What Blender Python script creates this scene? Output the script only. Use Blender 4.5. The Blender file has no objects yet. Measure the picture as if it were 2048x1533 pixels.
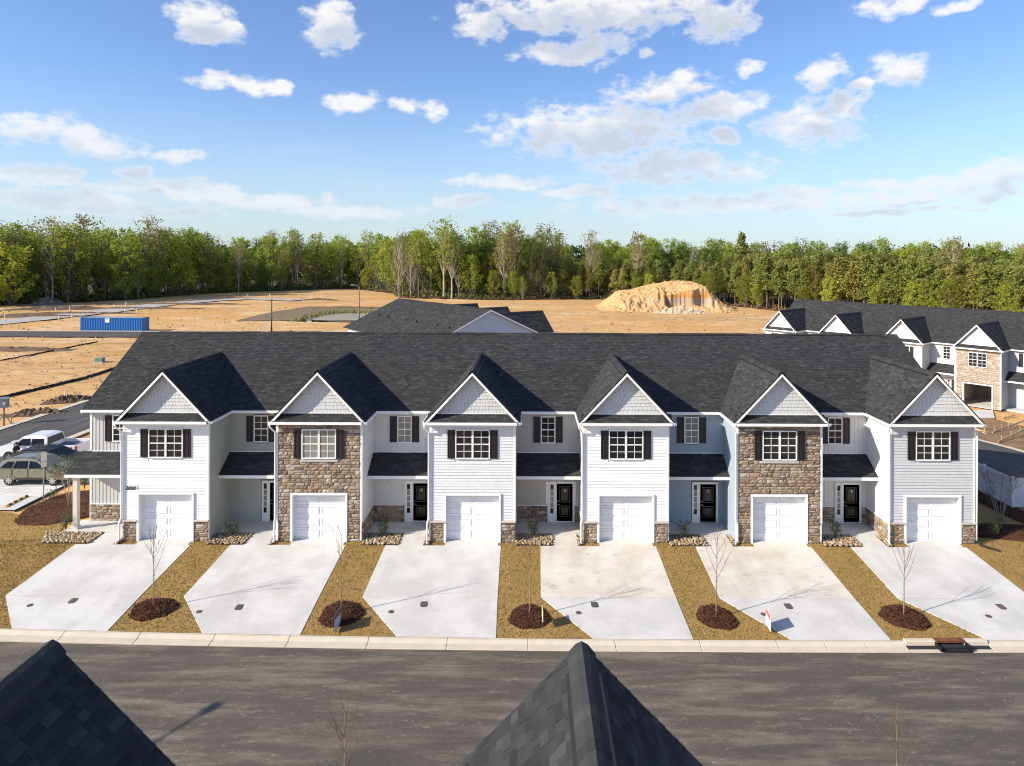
import bpy, bmesh, math, random
import numpy as np
from mathutils import Vector, Matrix, Quaternion
R = math.radians
random.seed(7)
scene = bpy.context.scene
COL = scene.collection

# ------------------------------------------------------------------ camera, sky, sun, exposure
CAM = Vector((0.0, -35.3, 14.8)); FPX = 1366.0; VX, VY, ROLL = 1060.0, 512.0, 0.0035
cam_d = bpy.data.cameras.new('camera'); cam = bpy.data.objects.new('camera', cam_d); COL.objects.link(cam)
cam_d.sensor_width = 36.0; cam_d.lens = FPX / 2048 * 36.0
cam_d.shift_x = -(VX - 1024) / 2048; cam_d.shift_y = -(766.5 - VY) / 2048
cam_d.clip_start = 0.1; cam_d.clip_end = 6000
cam.matrix_world = Matrix.Translation(CAM) @ Matrix.Rotation(R(90), 4, 'X') @ Matrix.Rotation(ROLL, 4, 'Z')
scene.camera = cam
SUNDIR = Vector((1.65, 0.70, -1.0)).normalized()
sun_d = bpy.data.lights.new('sun', 'SUN'); sun = bpy.data.objects.new('sun', sun_d); COL.objects.link(sun)
sun_d.energy = 4.7; sun_d.angle = R(0.55); sun_d.color = (1.0, 0.91, 0.755)
sun.rotation_mode = 'QUATERNION'; sun.rotation_quaternion = SUNDIR.to_track_quat('-Z', 'Y'); sun.location = (-60, -40, 60)
SUN_EL = math.asin(-SUNDIR.z); SUN_ROT = math.atan2(-SUNDIR.x, -SUNDIR.y)
scene.view_settings.view_transform = 'Standard'; scene.view_settings.look = 'None'
scene.view_settings.exposure = 0.63; scene.view_settings.gamma = 1.0
scene.cycles.pixel_filter_type = 'BLACKMAN_HARRIS'; scene.cycles.filter_width = 1.1; scene.cycles.use_denoising = True
scene.cycles.max_bounces = 6; scene.cycles.diffuse_bounces = 3; scene.cycles.transparent_max_bounces = 8

def P(px, py, z=0.0):
    """the point of the level z that the photograph shows at (px, py)"""
    dx, dy = px - VX, py - VY
    dx, dy = dx + ROLL * dy, dy - ROLL * dx
    dep = (CAM.z - z) * FPX / dy
    return Vector((CAM.x + dx * dep / FPX, CAM.y + dep, z))

# ------------------------------------------------------------------ node helpers
class NT:
    def __init__(s, tree): s.t = tree; s.t.nodes.clear()
    def n(s, typ, ins=None, **kw):
        nd = s.t.nodes.new(typ)
        for k, v in kw.items(): setattr(nd, k, v)
        if ins:
            for k, v in ins.items():
                sk = nd.inputs[k]
                if isinstance(v, bpy.types.NodeSocket): s.t.links.new(v, sk)
                else:
                    if hasattr(sk.default_value, '__len__') and not hasattr(v, '__len__'): v = (v,) * len(sk.default_value)
                    if hasattr(v, '__len__') and len(v) == 3 and len(sk.default_value) == 4: v = tuple(v) + (1,)
                    sk.default_value = v
        return nd
    def math(s, op, a, b=0.0, c=0.0, clamp=False):
        nd = s.n('ShaderNodeMath', {0: a, 1: b, 2: c}, operation=op); nd.use_clamp = clamp; return nd.outputs[0]
    def vec(s, op, a, b=(0, 0, 0), c=(0, 0, 0)):
        nd = s.n('ShaderNodeVectorMath', {0: a, 1: b, 2: c}, operation=op); return nd.outputs['Value' if op in ('LENGTH', 'DOT_PRODUCT', 'DISTANCE') else 'Vector']
    def mix(s, f, a, b, mode='MIX'):
        nd = s.n('ShaderNodeMix', data_type='RGBA', blend_type=mode)
        for k, v in ((0, f), (6, a), (7, b)):
            if isinstance(v, bpy.types.NodeSocket): s.t.links.new(v, nd.inputs[k])
            else: nd.inputs[k].default_value = (tuple(v) + (1,)) if hasattr(v, '__len__') and len(v) == 3 else v
        return nd.outputs[2]
    def noise(s, vec, scale, detail=4, rough=.55, dist=0.0):
        return s.n('ShaderNodeTexNoise', {'Vector': vec, 'Scale': scale, 'Detail': detail, 'Roughness': rough, 'Distortion': dist}).outputs[0]
    def ramp(s, f, stops):
        nd = s.n('ShaderNodeValToRGB', {0: f}); cr = nd.color_ramp
        while len(cr.elements) < len(stops): cr.elements.new(0.5)
        for e, (p, c) in zip(cr.elements, stops): e.position = p; e.color = tuple(c) + (1,) if len(c) == 3 else c
        return nd.outputs[0]
    def step(s, x, a, b):
        return s.n('ShaderNodeMapRange', {0: x, 1: a, 2: b, 3: 0.0, 4: 1.0}, interpolation_type='SMOOTHSTEP').outputs[0]

MATS = {}
def mat(name, color, rough=.6, var=.0, vscale=3.0, bump=0.0, bscale=40.0, rnd=None, rnd_amt=1.0, island=False, spec=.5, metal=0.0, stretch=None, coat=0.0, trans=0.0, fine=None, extra=None):
    """procedural principled material: base colour, large-scale tint, per-object or per-piece colour ramp, grain and relief"""
    if name in MATS: return MATS[name]
    m = bpy.data.materials.new(name); m.use_nodes = True; g = NT(m.node_tree)
    out = g.n('ShaderNodeOutputMaterial')
    geo = g.n('ShaderNodeNewGeometry'); pos = geo.outputs['Position']
    if stretch: pos = g.vec('MULTIPLY', pos, stretch)
    c = color
    if rnd:
        src = geo.outputs['Random Per Island'] if island else g.n('ShaderNodeObjectInfo').outputs['Random']
        stops = [((i + .5) / len(rnd), q) for i, q in enumerate(rnd)]
        rc = g.ramp(src, stops); c = rc if rnd_amt >= 1 else g.mix(rnd_amt, color, rc)
    if var:
        nz = g.noise(pos, vscale, 5, .6)
        f = g.n('ShaderNodeMapRange', {0: nz, 1: .25, 2: .75, 3: 1 - var, 4: 1 + var}).outputs[0]
        c = g.mix(1.0, c, g.n('ShaderNodeCombineColor', {0: f, 1: f, 2: f}).outputs[0], 'MULTIPLY')
    if fine:
        nz = g.noise(geo.outputs['Position'], fine[0], 3, .7)
        f = g.n('ShaderNodeMapRange', {0: nz, 1: .3, 2: .7, 3: 1 - fine[1], 4: 1 + fine[1]}).outputs[0]
        c = g.mix(1.0, c, g.n('ShaderNodeCombineColor', {0: f, 1: f, 2: f}).outputs[0], 'MULTIPLY')
    if extra: c = extra(g, geo.outputs['Position'], c)
    b = g.n('ShaderNodeBsdfPrincipled', {'Base Color': c, 'Roughness': rough, 'Metallic': metal, 'Specular IOR Level': spec, 'Coat Weight': coat})
    if bump:
        nz = g.noise(geo.outputs['Position'], bscale, 4, .6)
        g.t.links.new(g.n('ShaderNodeBump', {'Height': nz, 'Strength': bump, 'Distance': .02}).outputs[0], b.inputs['Normal'])
    sh = b.outputs[0]
    if trans:
        tr = g.n('ShaderNodeBsdfTranslucent', {0: c}).outputs[0]
        sh = g.n('ShaderNodeMixShader', {0: trans, 1: sh, 2: tr}).outputs[0]
    g.t.links.new(sh, out.inputs[0]); MATS[name] = m
    return m

# ------------------------------------------------------------------ sky with scattered cumulus
def build_world():
    w = bpy.data.worlds.new('World'); scene.world = w; w.use_nodes = True; g = NT(w.node_tree)
    sky = g.n('ShaderNodeTexSky', sky_type='NISHITA'); sky.sun_disc = False
    sky.sun_elevation = SUN_EL; sky.sun_rotation = SUN_ROT; sky.altitude = 0; sky.air_density = 1.0; sky.dust_density = 0.5; sky.ozone_density = 2.0
    d = g.n('ShaderNodeTexCoord').outputs['Generated']
    sp = g.n('ShaderNodeSeparateXYZ', {0: d}).outputs
    az = g.math('ARCTAN2', sp[0], sp[1]); el = g.math('ARCSINE', sp[2])
    ae = g.n('ShaderNodeCombineXYZ', {0: az, 1: el, 2: 0.0}).outputs[0]
    # cloud masses: (azimuth, elevation, half width, half height) read off as directions
    B = [(400,45,78,46),(455,70,50,30),(660,55,58,56),(480,168,115,22),(560,174,34,20),(710,207,58,27),(862,213,46,28),(797,214,34,18),
         (1190,22,330,52),(960,48,70,42),(1440,40,66,50),(1130,106,120,34),(1215,85,60,30),(1320,175,130,36),(1450,212,100,34),(1290,100,24,15),
         (1495,135,34,18),(1636,146,56,34),(1788,140,70,36),(1710,170,24,14),(1630,245,118,48),(1680,215,60,34),(1190,262,262,70),(1345,335,220,46),(1440,265,42,24),
         (1000,366,130,22),(1155,384,100,18),(920,405,62,18),(1780,8,72,24),(1905,4,60,18),(70,262,100,36),(190,292,95,32),
         (350,322,50,20),(277,350,36,18),(85,355,100,26),(340,385,180,20),(480,402,230,24),(690,424,170,20),(120,404,190,26),
         (1590,388,150,24),(1400,412,340,24),(1790,392,190,20),(2010,345,100,40),(1960,378,120,22),(1830,362,190,14),(1780,418,190,9),(250,425,220,14)]
    blobs = []
    for cx, cy, rx, ry in B:
        dx, dy = cx - VX, VY - cy
        blobs.append((math.atan2(dx, FPX), math.atan2(dy, math.hypot(FPX, dx)), rx / FPX * math.cos(math.atan2(dx, FPX)), ry / FPX * .95))
    warp = g.n('ShaderNodeTexNoise', {'Vector': ae, 'Scale': 15.0, 'Detail': 3.0, 'Roughness': .5})
    wv = g.vec('MULTIPLY', g.vec('SUBTRACT', warp.outputs['Color'], (.5, .5, .5)), (.060, .034, 0))
    base = g.vec('ADD', ae, wv); up = g.vec('ADD', base, (-.012, .032, 0))
    fb = g.noise(g.vec('MULTIPLY', ae, (1, 1.6, 1)), 30.0, 9, .60)
    fs = g.noise(g.vec('MULTIPLY', g.vec('ADD', ae, (-.010, .018, 0)), (1, 1.6, 1)), 24.0, 4, .60)
    veil = g.math('MULTIPLY', g.step(g.noise(g.vec('MULTIPLY', ae, (1, 5, 1)), 5.0, 5, .6), .48, .8), .30)
    lowf = g.step(el, .24, .01)
    K = 6.0; ST = 0.112
    hz = g.step(el, .26, -.02)
    base_sky = g.mix(1.0, sky.outputs[0], (.77, .89, 1.12), 'MULTIPLY')
    base_sky = g.mix(g.math('MULTIPLY', hz, .62), base_sky, (.62 * K, .74 * K, .80 * K))
    def finish(f1, f2):
        d1 = g.math('ADD', g.math('MULTIPLY', f1, 1.5), g.math('MULTIPLY_ADD', fb, 4.4, -2.32))
        dens = g.math('MAXIMUM', g.math('MULTIPLY', g.step(d1, -.10, 1.35), g.math('MULTIPLY_ADD', lowf, -.18, .95)), g.math('MULTIPLY', veil, lowf))
        d2 = g.math('ADD', g.math('MULTIPLY', f2, 1.2), g.math('MULTIPLY_ADD', fs, 2.6, -1.30))
        shade = g.math('MULTIPLY', g.step(d2, -.55, 1.0), g.step(d1, .2, 1.4))
        cc = g.mix(shade, (.955 * K, .945 * K, .935 * K), (.58 * K, .64 * K, .735 * K))
        cc = g.mix(g.math('MULTIPLY', hz, .55), cc, (.70 * K, .77 * K, .88 * K))
        return g.n('ShaderNodeBackground', {0: g.mix(dens, base_sky, cc), 1: ST}).outputs[0]
    def field(p, bl):
        acc = None
        for a, e, ra, re in bl:
            q = g.vec('MULTIPLY_ADD', p, (1 / ra, 1 / re, 0), (-a / ra, -e / re, 0))
            L = g.vec('DOT_PRODUCT', q, q)
            acc = L if acc is None else g.math('MINIMUM', acc, L)
        return g.math('SUBTRACT', 1.0, acc)
    ed = [-.80, -.42, -.18, .0, .16, .36, .80]; sec = []           # cloud masses are looked up by azimuth sector
    for lo, hi in zip(ed[:-1], ed[1:]):
        bl = [q for q in blobs if q[0] + q[2] * 1.9 + .06 > lo and q[0] - q[2] * 1.9 - .06 < hi]
        sec.append(finish(field(base, bl), field(up, bl)))
    gt = lambda e_: g.math('GREATER_THAN', az, e_)
    def tree(i0, i1):
        if i1 - i0 == 1: return sec[i0]
        m_ = (i0 + i1) // 2; return g.n('ShaderNodeMixShader', {0: gt(ed[m_]), 1: tree(i0, m_), 2: tree(m_, i1)}).outputs[0]
    ahead = tree(0, 6)
    # the same broken cumulus over the rest of the sky
    big = g.noise(g.vec('MULTIPLY', ae, (1, 2.2, 1)), 4.5, 3, .5)
    fr = g.math('MULTIPLY_ADD', big, 9.0, -5.1)
    rest = finish(fr, fr)
    ins = g.math('MULTIPLY', g.math('MULTIPLY', gt(ed[0]), g.math('LESS_THAN', az, ed[-1])), g.math('LESS_THAN', el, .46))
    sh = g.n('ShaderNodeMixShader', {0: ins, 1: rest, 2: ahead}).outputs[0]
    o = g.n('ShaderNodeOutputWorld'); g.t.links.new(sh, o.inputs[0])
build_world()

# ------------------------------------------------------------------ object helpers
def link(o, parent=None):
    COL.objects.link(o)
    if parent is not None: o.parent = parent
    return o
def tag(o, label=None, cat=None, group=None, kind=None):
    if label: o['label'] = label
    if cat: o['category'] = cat
    if group: o['group'] = group
    if kind: o['kind'] = kind
    return o
def thing(name, label, cat, loc=(0, 0, 0), rotz=0.0, group=None):
    o = bpy.data.objects.new(name, None); o.empty_display_size = .2; COL.objects.link(o)
    o.location = loc; o.rotation_euler = (0, 0, rotz)
    return tag(o, label, cat, group)
class MB:
    """collects faces into one mesh"""
    def __init__(s): s.v = []; s.f = []; s.m = []; s.mi = 0
    def add(s, vs, fs):
        o = len(s.v); s.v += [tuple(v) for v in vs]; s.f += [tuple(i + o for i in f) for f in fs]; s.m += [s.mi] * len(fs); return s
    def box(s, x0, x1, y0, y1, z0, z1):
        return s.add([(x0,y0,z0),(x1,y0,z0),(x1,y1,z0),(x0,y1,z0),(x0,y0,z1),(x1,y0,z1),(x1,y1,z1),(x0,y1,z1)],
                     [(0,3,2,1),(4,5,6,7),(0,1,5,4),(1,2,6,5),(2,3,7,6),(3,0,4,7)])
    def quad(s, a, b, c, d): return s.add([a, b, c, d], [(0, 1, 2, 3)])
    def prism(s, poly, z0, z1):
        """poly: ccw list of (x, y); z0, z1 numbers or functions of (x, y)"""
        n = len(poly); f0 = z0 if callable(z0) else (lambda x, y: z0); f1 = z1 if callable(z1) else (lambda x, y: z1)
        vs = [(x, y, f0(x, y)) for x, y in poly] + [(x, y, f1(x, y)) for x, y in poly]
        return s.add(vs, [tuple(range(n - 1, -1, -1)), tuple(range(n, 2 * n))] + [(i, (i + 1) % n, n + (i + 1) % n, n + i) for i in range(n)])
    def extr(s, poly, d):
        """planar 3-D polygon extruded by vector d"""
        n = len(poly); d = Vector(d); vs = [Vector(p) for p in poly]; vs = vs + [v + d for v in vs]
        return s.add(vs, [tuple(range(n)), tuple(range(2 * n - 1, n - 1, -1))] + [((i + 1) % n, i, n + i, n + (i + 1) % n) for i in range(n)])
    def tube(s, pts, rad, n=6, cap=True):
        pts = [Vector(p) for p in pts]; rings = []
        for i, p in enumerate(pts):
            t = (pts[min(i + 1, len(pts) - 1)] - pts[max(i - 1, 0)]).normalized()
            a = t.orthogonal().normalized() if i == 0 else (prev - t * prev.dot(t)).normalized()
            prev = a; b = t.cross(a); r = rad[i] if hasattr(rad, '__len__') else rad
            rings.append([p + (a * math.cos(2 * math.pi * k / n) + b * math.sin(2 * math.pi * k / n)) * r for k in range(n)])
        vs = [v for r in rings for v in r]; fs = []
        for i in range(len(pts) - 1):
            for k in range(n):
                fs.append((i * n + k, i * n + (k + 1) % n, (i + 1) * n + (k + 1) % n, (i + 1) * n + k))
        if cap: fs += [tuple(range(n - 1, -1, -1)), tuple(range((len(pts) - 1) * n, len(pts) * n))]
        return s.add(vs, fs)
    def cyl(s, x, y, z0, z1, r, n=16, r2=None): return s.tube([(x, y, z0), (x, y, z1)], [r, r if r2 is None else r2], n)
    def mesh(s, name, mats, smooth=False):
        me = bpy.data.meshes.new(name); me.from_pydata(s.v, [], s.f)
        for m in (mats if isinstance(mats, (list, tuple)) else [mats]): me.materials.append(m)
        if any(s.m): me.polygons.foreach_set('material_index', s.m)
        if smooth: me.polygons.foreach_set('use_smooth', [True] * len(s.f))
        me.update(); return me
    def build(s, name, mats, parent=None, smooth=False, loc=None, rotz=None):
        o = bpy.data.objects.new(name, s.mesh(name, mats, smooth)); link(o, parent)
        if loc is not None: o.location = loc
        if rotz is not None: o.rotation_euler = (0, 0, rotz)
        return o
def inst(name, me, parent, loc, scale=(1, 1, 1), rot=(0, 0, 0)):
    o = bpy.data.objects.new(name, me); link(o, parent); o.location = loc; o.scale = scale; o.rotation_euler = rot; return o
def bevel(o, w=.01, seg=1):
    md = o.modifiers.new('bevel', 'BEVEL'); md.width = w; md.segments = seg; md.limit_method = 'ANGLE'; return o

# ------------------------------------------------------------------ shared materials
M_white = mat('white_trim', (.82, .82, .81), .45, fine=(6, .04))
M_door_w = mat('garage_white', (.82, .82, .81), .4, fine=(3, .03))
M_dark = mat('black_shutter', (.013, .012, .014), .45)
M_door = mat('dark_door', (.016, .011, .009), .35)
M_brass = mat('satin_nickel', (.6, .58, .54), .3, metal=1.0)
M_black = mat('black_plastic', (.01, .01, .01), .6)
M_glass = mat('window_glass', (.014, .018, .022), .05, spec=.42)
M_blind = mat('window_blind', (.21, .22, .20), .12, spec=.8, var=.25, vscale=.8)
def _stone(g, pos, c):
    k = g.noise(pos, 14.0, 5, .65); c = g.mix(g.step(k, .45, .75), c, g.mix(1.0, c, (.55, .5, .45), 'MULTIPLY'))
    return g.mix(g.math('MULTIPLY', g.step(g.noise(pos, 5.0, 3, .5), .55, .8), .45), c, (.40, .25, .13))
M_stone = mat('ledgestone', (.35, .27, .19), .85, bump=.9, bscale=30, rnd=[(.17,.13,.10),(.27,.19,.125),(.34,.25,.165),(.21,.165,.13),(.40,.30,.19),(.29,.235,.18),(.36,.24,.15),(.45,.37,.28),(.25,.17,.11),(.52,.47,.39),(.32,.27,.22)], extra=_stone)
M_stone_i = mat('ledgestone_joined', (.35, .27, .19), .85, bump=.9, bscale=30, island=True, rnd=[(.17,.13,.10),(.27,.19,.125),(.34,.25,.165),(.40,.30,.19),(.29,.235,.18),(.45,.37,.28),(.25,.17,.11),(.52,.47,.39),(.32,.27,.22)], extra=_stone)
M_stone_p = mat('pale_ledgestone', (.42, .35, .28), .85, bump=.8, bscale=30, island=True, rnd=[(.40,.33,.26),(.48,.40,.32),(.34,.28,.22),(.52,.47,.40),(.44,.34,.26)], extra=_stone)
M_mortar = mat('mortar', (.20, .175, .15), .95, var=.2, vscale=8, bump=.5)
M_cap = mat('stone_cap', (.52, .46, .40), .8, var=.15, vscale=6, bump=.4)
SH_R = [(.033,.034,.035),(.046,.047,.048),(.038,.038,.040),(.056,.056,.057),(.042,.042,.043),(.070,.070,.071),(.035,.036,.037),(.050,.050,.051)]
M_shing = mat('charcoal_shingle', (.04, .04, .042), .9, island=True, rnd=SH_R, fine=(90, .40), var=.12, vscale=.7, spec=.06)
M_shing_o = mat('charcoal_shingle_single', (.04, .04, .042), .9, rnd=SH_R, fine=(120, .55), spec=.06, bump=.5, bscale=160)
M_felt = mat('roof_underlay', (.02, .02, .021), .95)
M_conc = None
# ------------------------------------------------------------------ cladding pieces
def lap_mesh(m):
    key = 'lap_' + m.name
    if key not in PIECES:
        b = MB(); b.add([(-.5,-.036,0),(.5,-.036,0),(.5,0,0),(-.5,0,0),(-.5,-.006,1),(.5,-.006,1),(.5,0,1),(-.5,0,1)],
                        [(0,3,2,1),(4,5,6,7),(0,1,5,4),(1,2,6,5),(2,3,7,6),(3,0,4,7)])
        PIECES[key] = b.mesh('siding_board', m)
    return PIECES[key]
def bat_mesh(m):
    key = 'bat_' + m.name
    if key not in PIECES:
        b = MB(); b.box(-.5, .5, -.010, 0, 0, 1); b.box(.34, .5, -.028, -.010, 0, 1); PIECES[key] = b.mesh('batten_board', m)
    return PIECES[key]
PIECES = {}
def stone_meshes():
    if 'stones' in PIECES: return PIECES['stones']
    out = []; rg = random.Random(3)
    for k in range(14):
        b = MB(); n = 3; vs = []; jit = .055
        for j in range(n + 1):
            for i in range(n + 1):
                edge = i in (0, n) or j in (0, n)
                x = i / n - .5; z = j / n - .5
                if edge: x *= 1 - rg.uniform(0, jit); z *= 1 - rg.uniform(0, jit * 1.4)
                vs.append((x, -(.030 if edge else .055) - rg.uniform(0, .03), z))
        m = len(vs)
        for j in range(n + 1):
            for i in range(n + 1):
                if i in (0, n) or j in (0, n): pass
        fs = [(j*(n+1)+i, j*(n+1)+i+1, (j+1)*(n+1)+i+1, (j+1)*(n+1)+i) for j in range(n) for i in range(n)]
        ring = [i for i in range(n + 1)] + [(j*(n+1)+n) for j in range(1, n + 1)] + [n*(n+1)+i for i in range(n - 1, -1, -1)] + [j*(n+1) for j in range(n - 1, 0, -1)]
        base = len(vs)
        for i in ring: vs.append((vs[i][0], 0.0, vs[i][2]))
        L = len(ring)
        for q in range(L): fs.append((ring[(q+1) % L], ring[q], base + q, base + (q+1) % L))
        b.add(vs, fs); out.append(b)
    PIECES['stones'] = out
    PIECES['stone_me'] = [b.mesh('stone', M_stone) for b in out]
    return out
def sub_open(u0, u1, z0, z1, opens):
    """pieces of the strip u0..u1 left by the openings that cross z0..z1"""
    segs = [(u0, u1)]
    for a, b, c, d in opens:
        if c < (z1 - .3 * (z1 - z0)) and d > z0 + .3 * (z1 - z0):
            nx = []
            for p, q in segs:
                if b <= p or a >= q: nx.append((p, q)); continue
                if a > p: nx.append((p, a))
                if b < q: nx.append((b, q))
            segs = nx
    return [(p, q) for p, q in segs if q - p > .03]
class Wall:
    """a wall plane of a house: origin (x, y), direction angle; u runs along it, outside is -90 degrees from u"""
    def __init__(s, parent, x, y, ang, joined=False):
        s.p = parent; s.o = Vector((x, y, 0)); s.a = ang; s.ux = Vector((math.cos(ang), math.sin(ang), 0)); s.n = Vector((math.sin(ang), -math.cos(ang), 0)); s.j = joined
    def at(s, u, z, out=0.0): return s.o + s.ux * u + s.n * out + Vector((0, 0, z))
    def put(s, name, me, u, z, sc, out=0.0): return inst(name, me, s.p, s.at(u, z, out), sc, (0, 0, s.a))
    def joined_add(s, acc, me_verts, me_faces, u, z, sc, out=0.0):
        acc.add([s.at(u + v[0]*sc[0], z + v[2]*sc[2], out - v[1]*sc[1]) for v in me_verts], me_faces)
    def lap(s, u0, u1, z0, z1, m, opens=(), h=.146):
        n = max(1, round((z1 - z0) / h)); h = (z1 - z0) / n; me = lap_mesh(m)
        acc = MB()
        for k in range(n):
            for a, b in sub_open(u0, u1, z0 + k*h, z0 + k*h + h, opens):
                if s.j: s.joined_add(acc, [v.co for v in me.vertices], [tuple(p.vertices) for p in me.polygons], (a+b)/2, z0 + k*h, (b - a, 1, h))
                else: s.put('siding_board', me, (a + b) / 2, z0 + k*h, (b - a, 1, h))
        if s.j: tag(acc.build('siding', m, s.p), kind='stuff')
    def batten(s, u0, u1, z0, z1, m, opens=(), w=.205):
        n = max(1, round((u1 - u0) / w)); w = (u1 - u0) / n; me = bat_mesh(m); acc = MB()
        for k in range(n):
            a, b = u0 + k*w, u0 + k*w + w; zs = [(z0, z1)]
            for oa, ob, oc, od in opens:
                if oa < b - .3*w and ob > a + .3*w:
                    zs = [q for p in zs for q in ((p[0], min(p[1], oc)), (max(p[0], od), p[1])) if q[1] - q[0] > .04]
            for c, d in zs:
                if s.j: s.joined_add(acc, [v.co for v in me.vertices], [tuple(p.vertices) for p in me.polygons], (a+b)/2, c, (w, 1, d - c))
                else: s.put('batten_board', me, (a + b) / 2, c, (w, 1, d - c))
        if s.j: tag(acc.build('siding', m, s.p), kind='stuff')
    def stone(s, u0, u1, z0, z1, opens=(), seed=1, big=1.0, limit=300, jm=None):
        rg = random.Random(seed); st = stone_meshes(); items = []; z = z0
        while z < z1 - .02:
            h = min(rg.choice((.13, .16, .19, .23)) * big, z1 - z)
            if z1 - z - h < .09: h = z1 - z
            u = u0 - rg.uniform(0, .15)
            while u < u1 - .02:
                w = rg.uniform(.17, .52) * big
                if u1 - u - w < .12: w = u1 - u
                two = h > .2 and rg.random() < .3
                for zz, hh in (((z, h*.48), (z + h*.48, h*.52)) if two else ((z, h),)):
                    for a, b in sub_open(max(u, u0), min(u + w, u1), zz, zz + hh, opens):
                        items.append((a, b, zz, hh))
                u += w
            z += h
        acc = MB(); items.sort(key=lambda t: -(t[1]-t[0])*t[3])
        for k, (a, b, zz, hh) in enumerate(items):
            q = rg.randrange(len(st)); sc = (max(.03, b - a - .012), rg.uniform(.75, 1.15), max(.03, hh - .012))
            if s.j or k >= limit: s.joined_add(acc, st[q].v, st[q].f, (a+b)/2, zz + hh/2, sc)
            else: s.put('stone', PIECES['stone_me'][q], (a + b) / 2, zz + hh / 2, sc)
        if acc.v: tag(acc.build('small_stones', jm or M_stone_i, s.p), kind='stuff')
    def box(s, acc, u0, u1, o0, o1, z0, z1):
        c = [s.at(u, z, o) for z in (z0, z1) for (u, o) in ((u0, o1), (u1, o1), (u1, o0), (u0, o0))]
        acc.add(c, [(0,3,2,1),(4,5,6,7),(0,1,5,4),(1,2,6,5),(2,3,7,6),(3,0,4,7)])

# ------------------------------------------------------------------ shingles
def clip(poly, edges):
    for (ax, ay), (bx, by) in edges:
        out = []; n = len(poly)
        for i in range(n):
            p, q = poly[i], poly[(i + 1) % n]
            sp = (bx-ax)*(p[1]-ay) - (by-ay)*(p[0]-ax); sq = (bx-ax)*(q[1]-ay) - (by-ay)*(q[0]-ax)
            if sp >= -1e-9: out.append(p)
            if (sp > 1e-9 and sq < -1e-9) or (sp < -1e-9 and sq > 1e-9):
                t = sp / (sp - sq); out.append((p[0] + (q[0]-p[0])*t, p[1] + (q[1]-p[1])*t))
        poly = out
        if len(poly) < 3: return []
    return poly
def shingle(acc, O, U, V, polys, e=.143, seed=1, single=None, wr=(.14, .34), lift=1.0):
    """laminated shingle tabs on the plane O + u U + v V inside the convex ccw polygons; single(u, v, w) may take a whole tab as an object"""
    rg = random.Random(seed); O = Vector(O); U = Vector(U).normalized(); V = Vector(V).normalized(); N = U.cross(V).normalized()
    us = [p[0] for q in polys for p in q]; vs = [p[1] for q in polys for p in q]; u_lo, u_hi, v_lo, v_hi = min(us), max(us), min(vs), max(vs)
    E = [[(q[i], q[(i+1) % len(q)]) for i in range(len(q))] for q in polys]
    v = v_lo
    while v < v_hi - .01:
        u = u_lo - rg.uniform(0, .3)
        while u < u_hi:
            w = rg.uniform(*wr); ht = rg.choice((.007, .008, .014, .015)) * lift
            rect = [(u + .002, v), (u + w - .002, v), (u + w - .002, v + e * 1.06), (u + .002, v + e * 1.06)]
            for ed in E:
                inside = all((b[0]-a[0])*(p[1]-a[1]) - (b[1]-a[1])*(p[0]-a[0]) >= -1e-6 for a, b in ed for p in rect)
                if inside and single is not None and single(O + U*(u + w/2) + V*v, w, ht): continue
                pl = rect if inside else clip(rect, ed)
                if len(pl) < 3: continue
                n = len(pl); hgt = lambda vv: ht * (1 - (vv - v) / (e * 1.06)) + .003
                top = [O + U*a + V*b + N*hgt(b) for a, b in pl]; bot = [O + U*a + V*b for a, b in pl]
                acc.add(top + bot, [tuple(range(n))] + [((i+1) % n, i, n + i, n + (i+1) % n) for i in range(n) if not (pl[i][1] > v + e and pl[(i+1) % n][1] > v + e)])
            u += w
        v += e
def slab(acc, pts, t=.05):
    """roof deck below a planar polygon"""
    p = [Vector(q) for q in pts]; n = (p[1] - p[0]).cross(p[2] - p[0]).normalized()
    acc.extr(p, -n * t)

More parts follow.
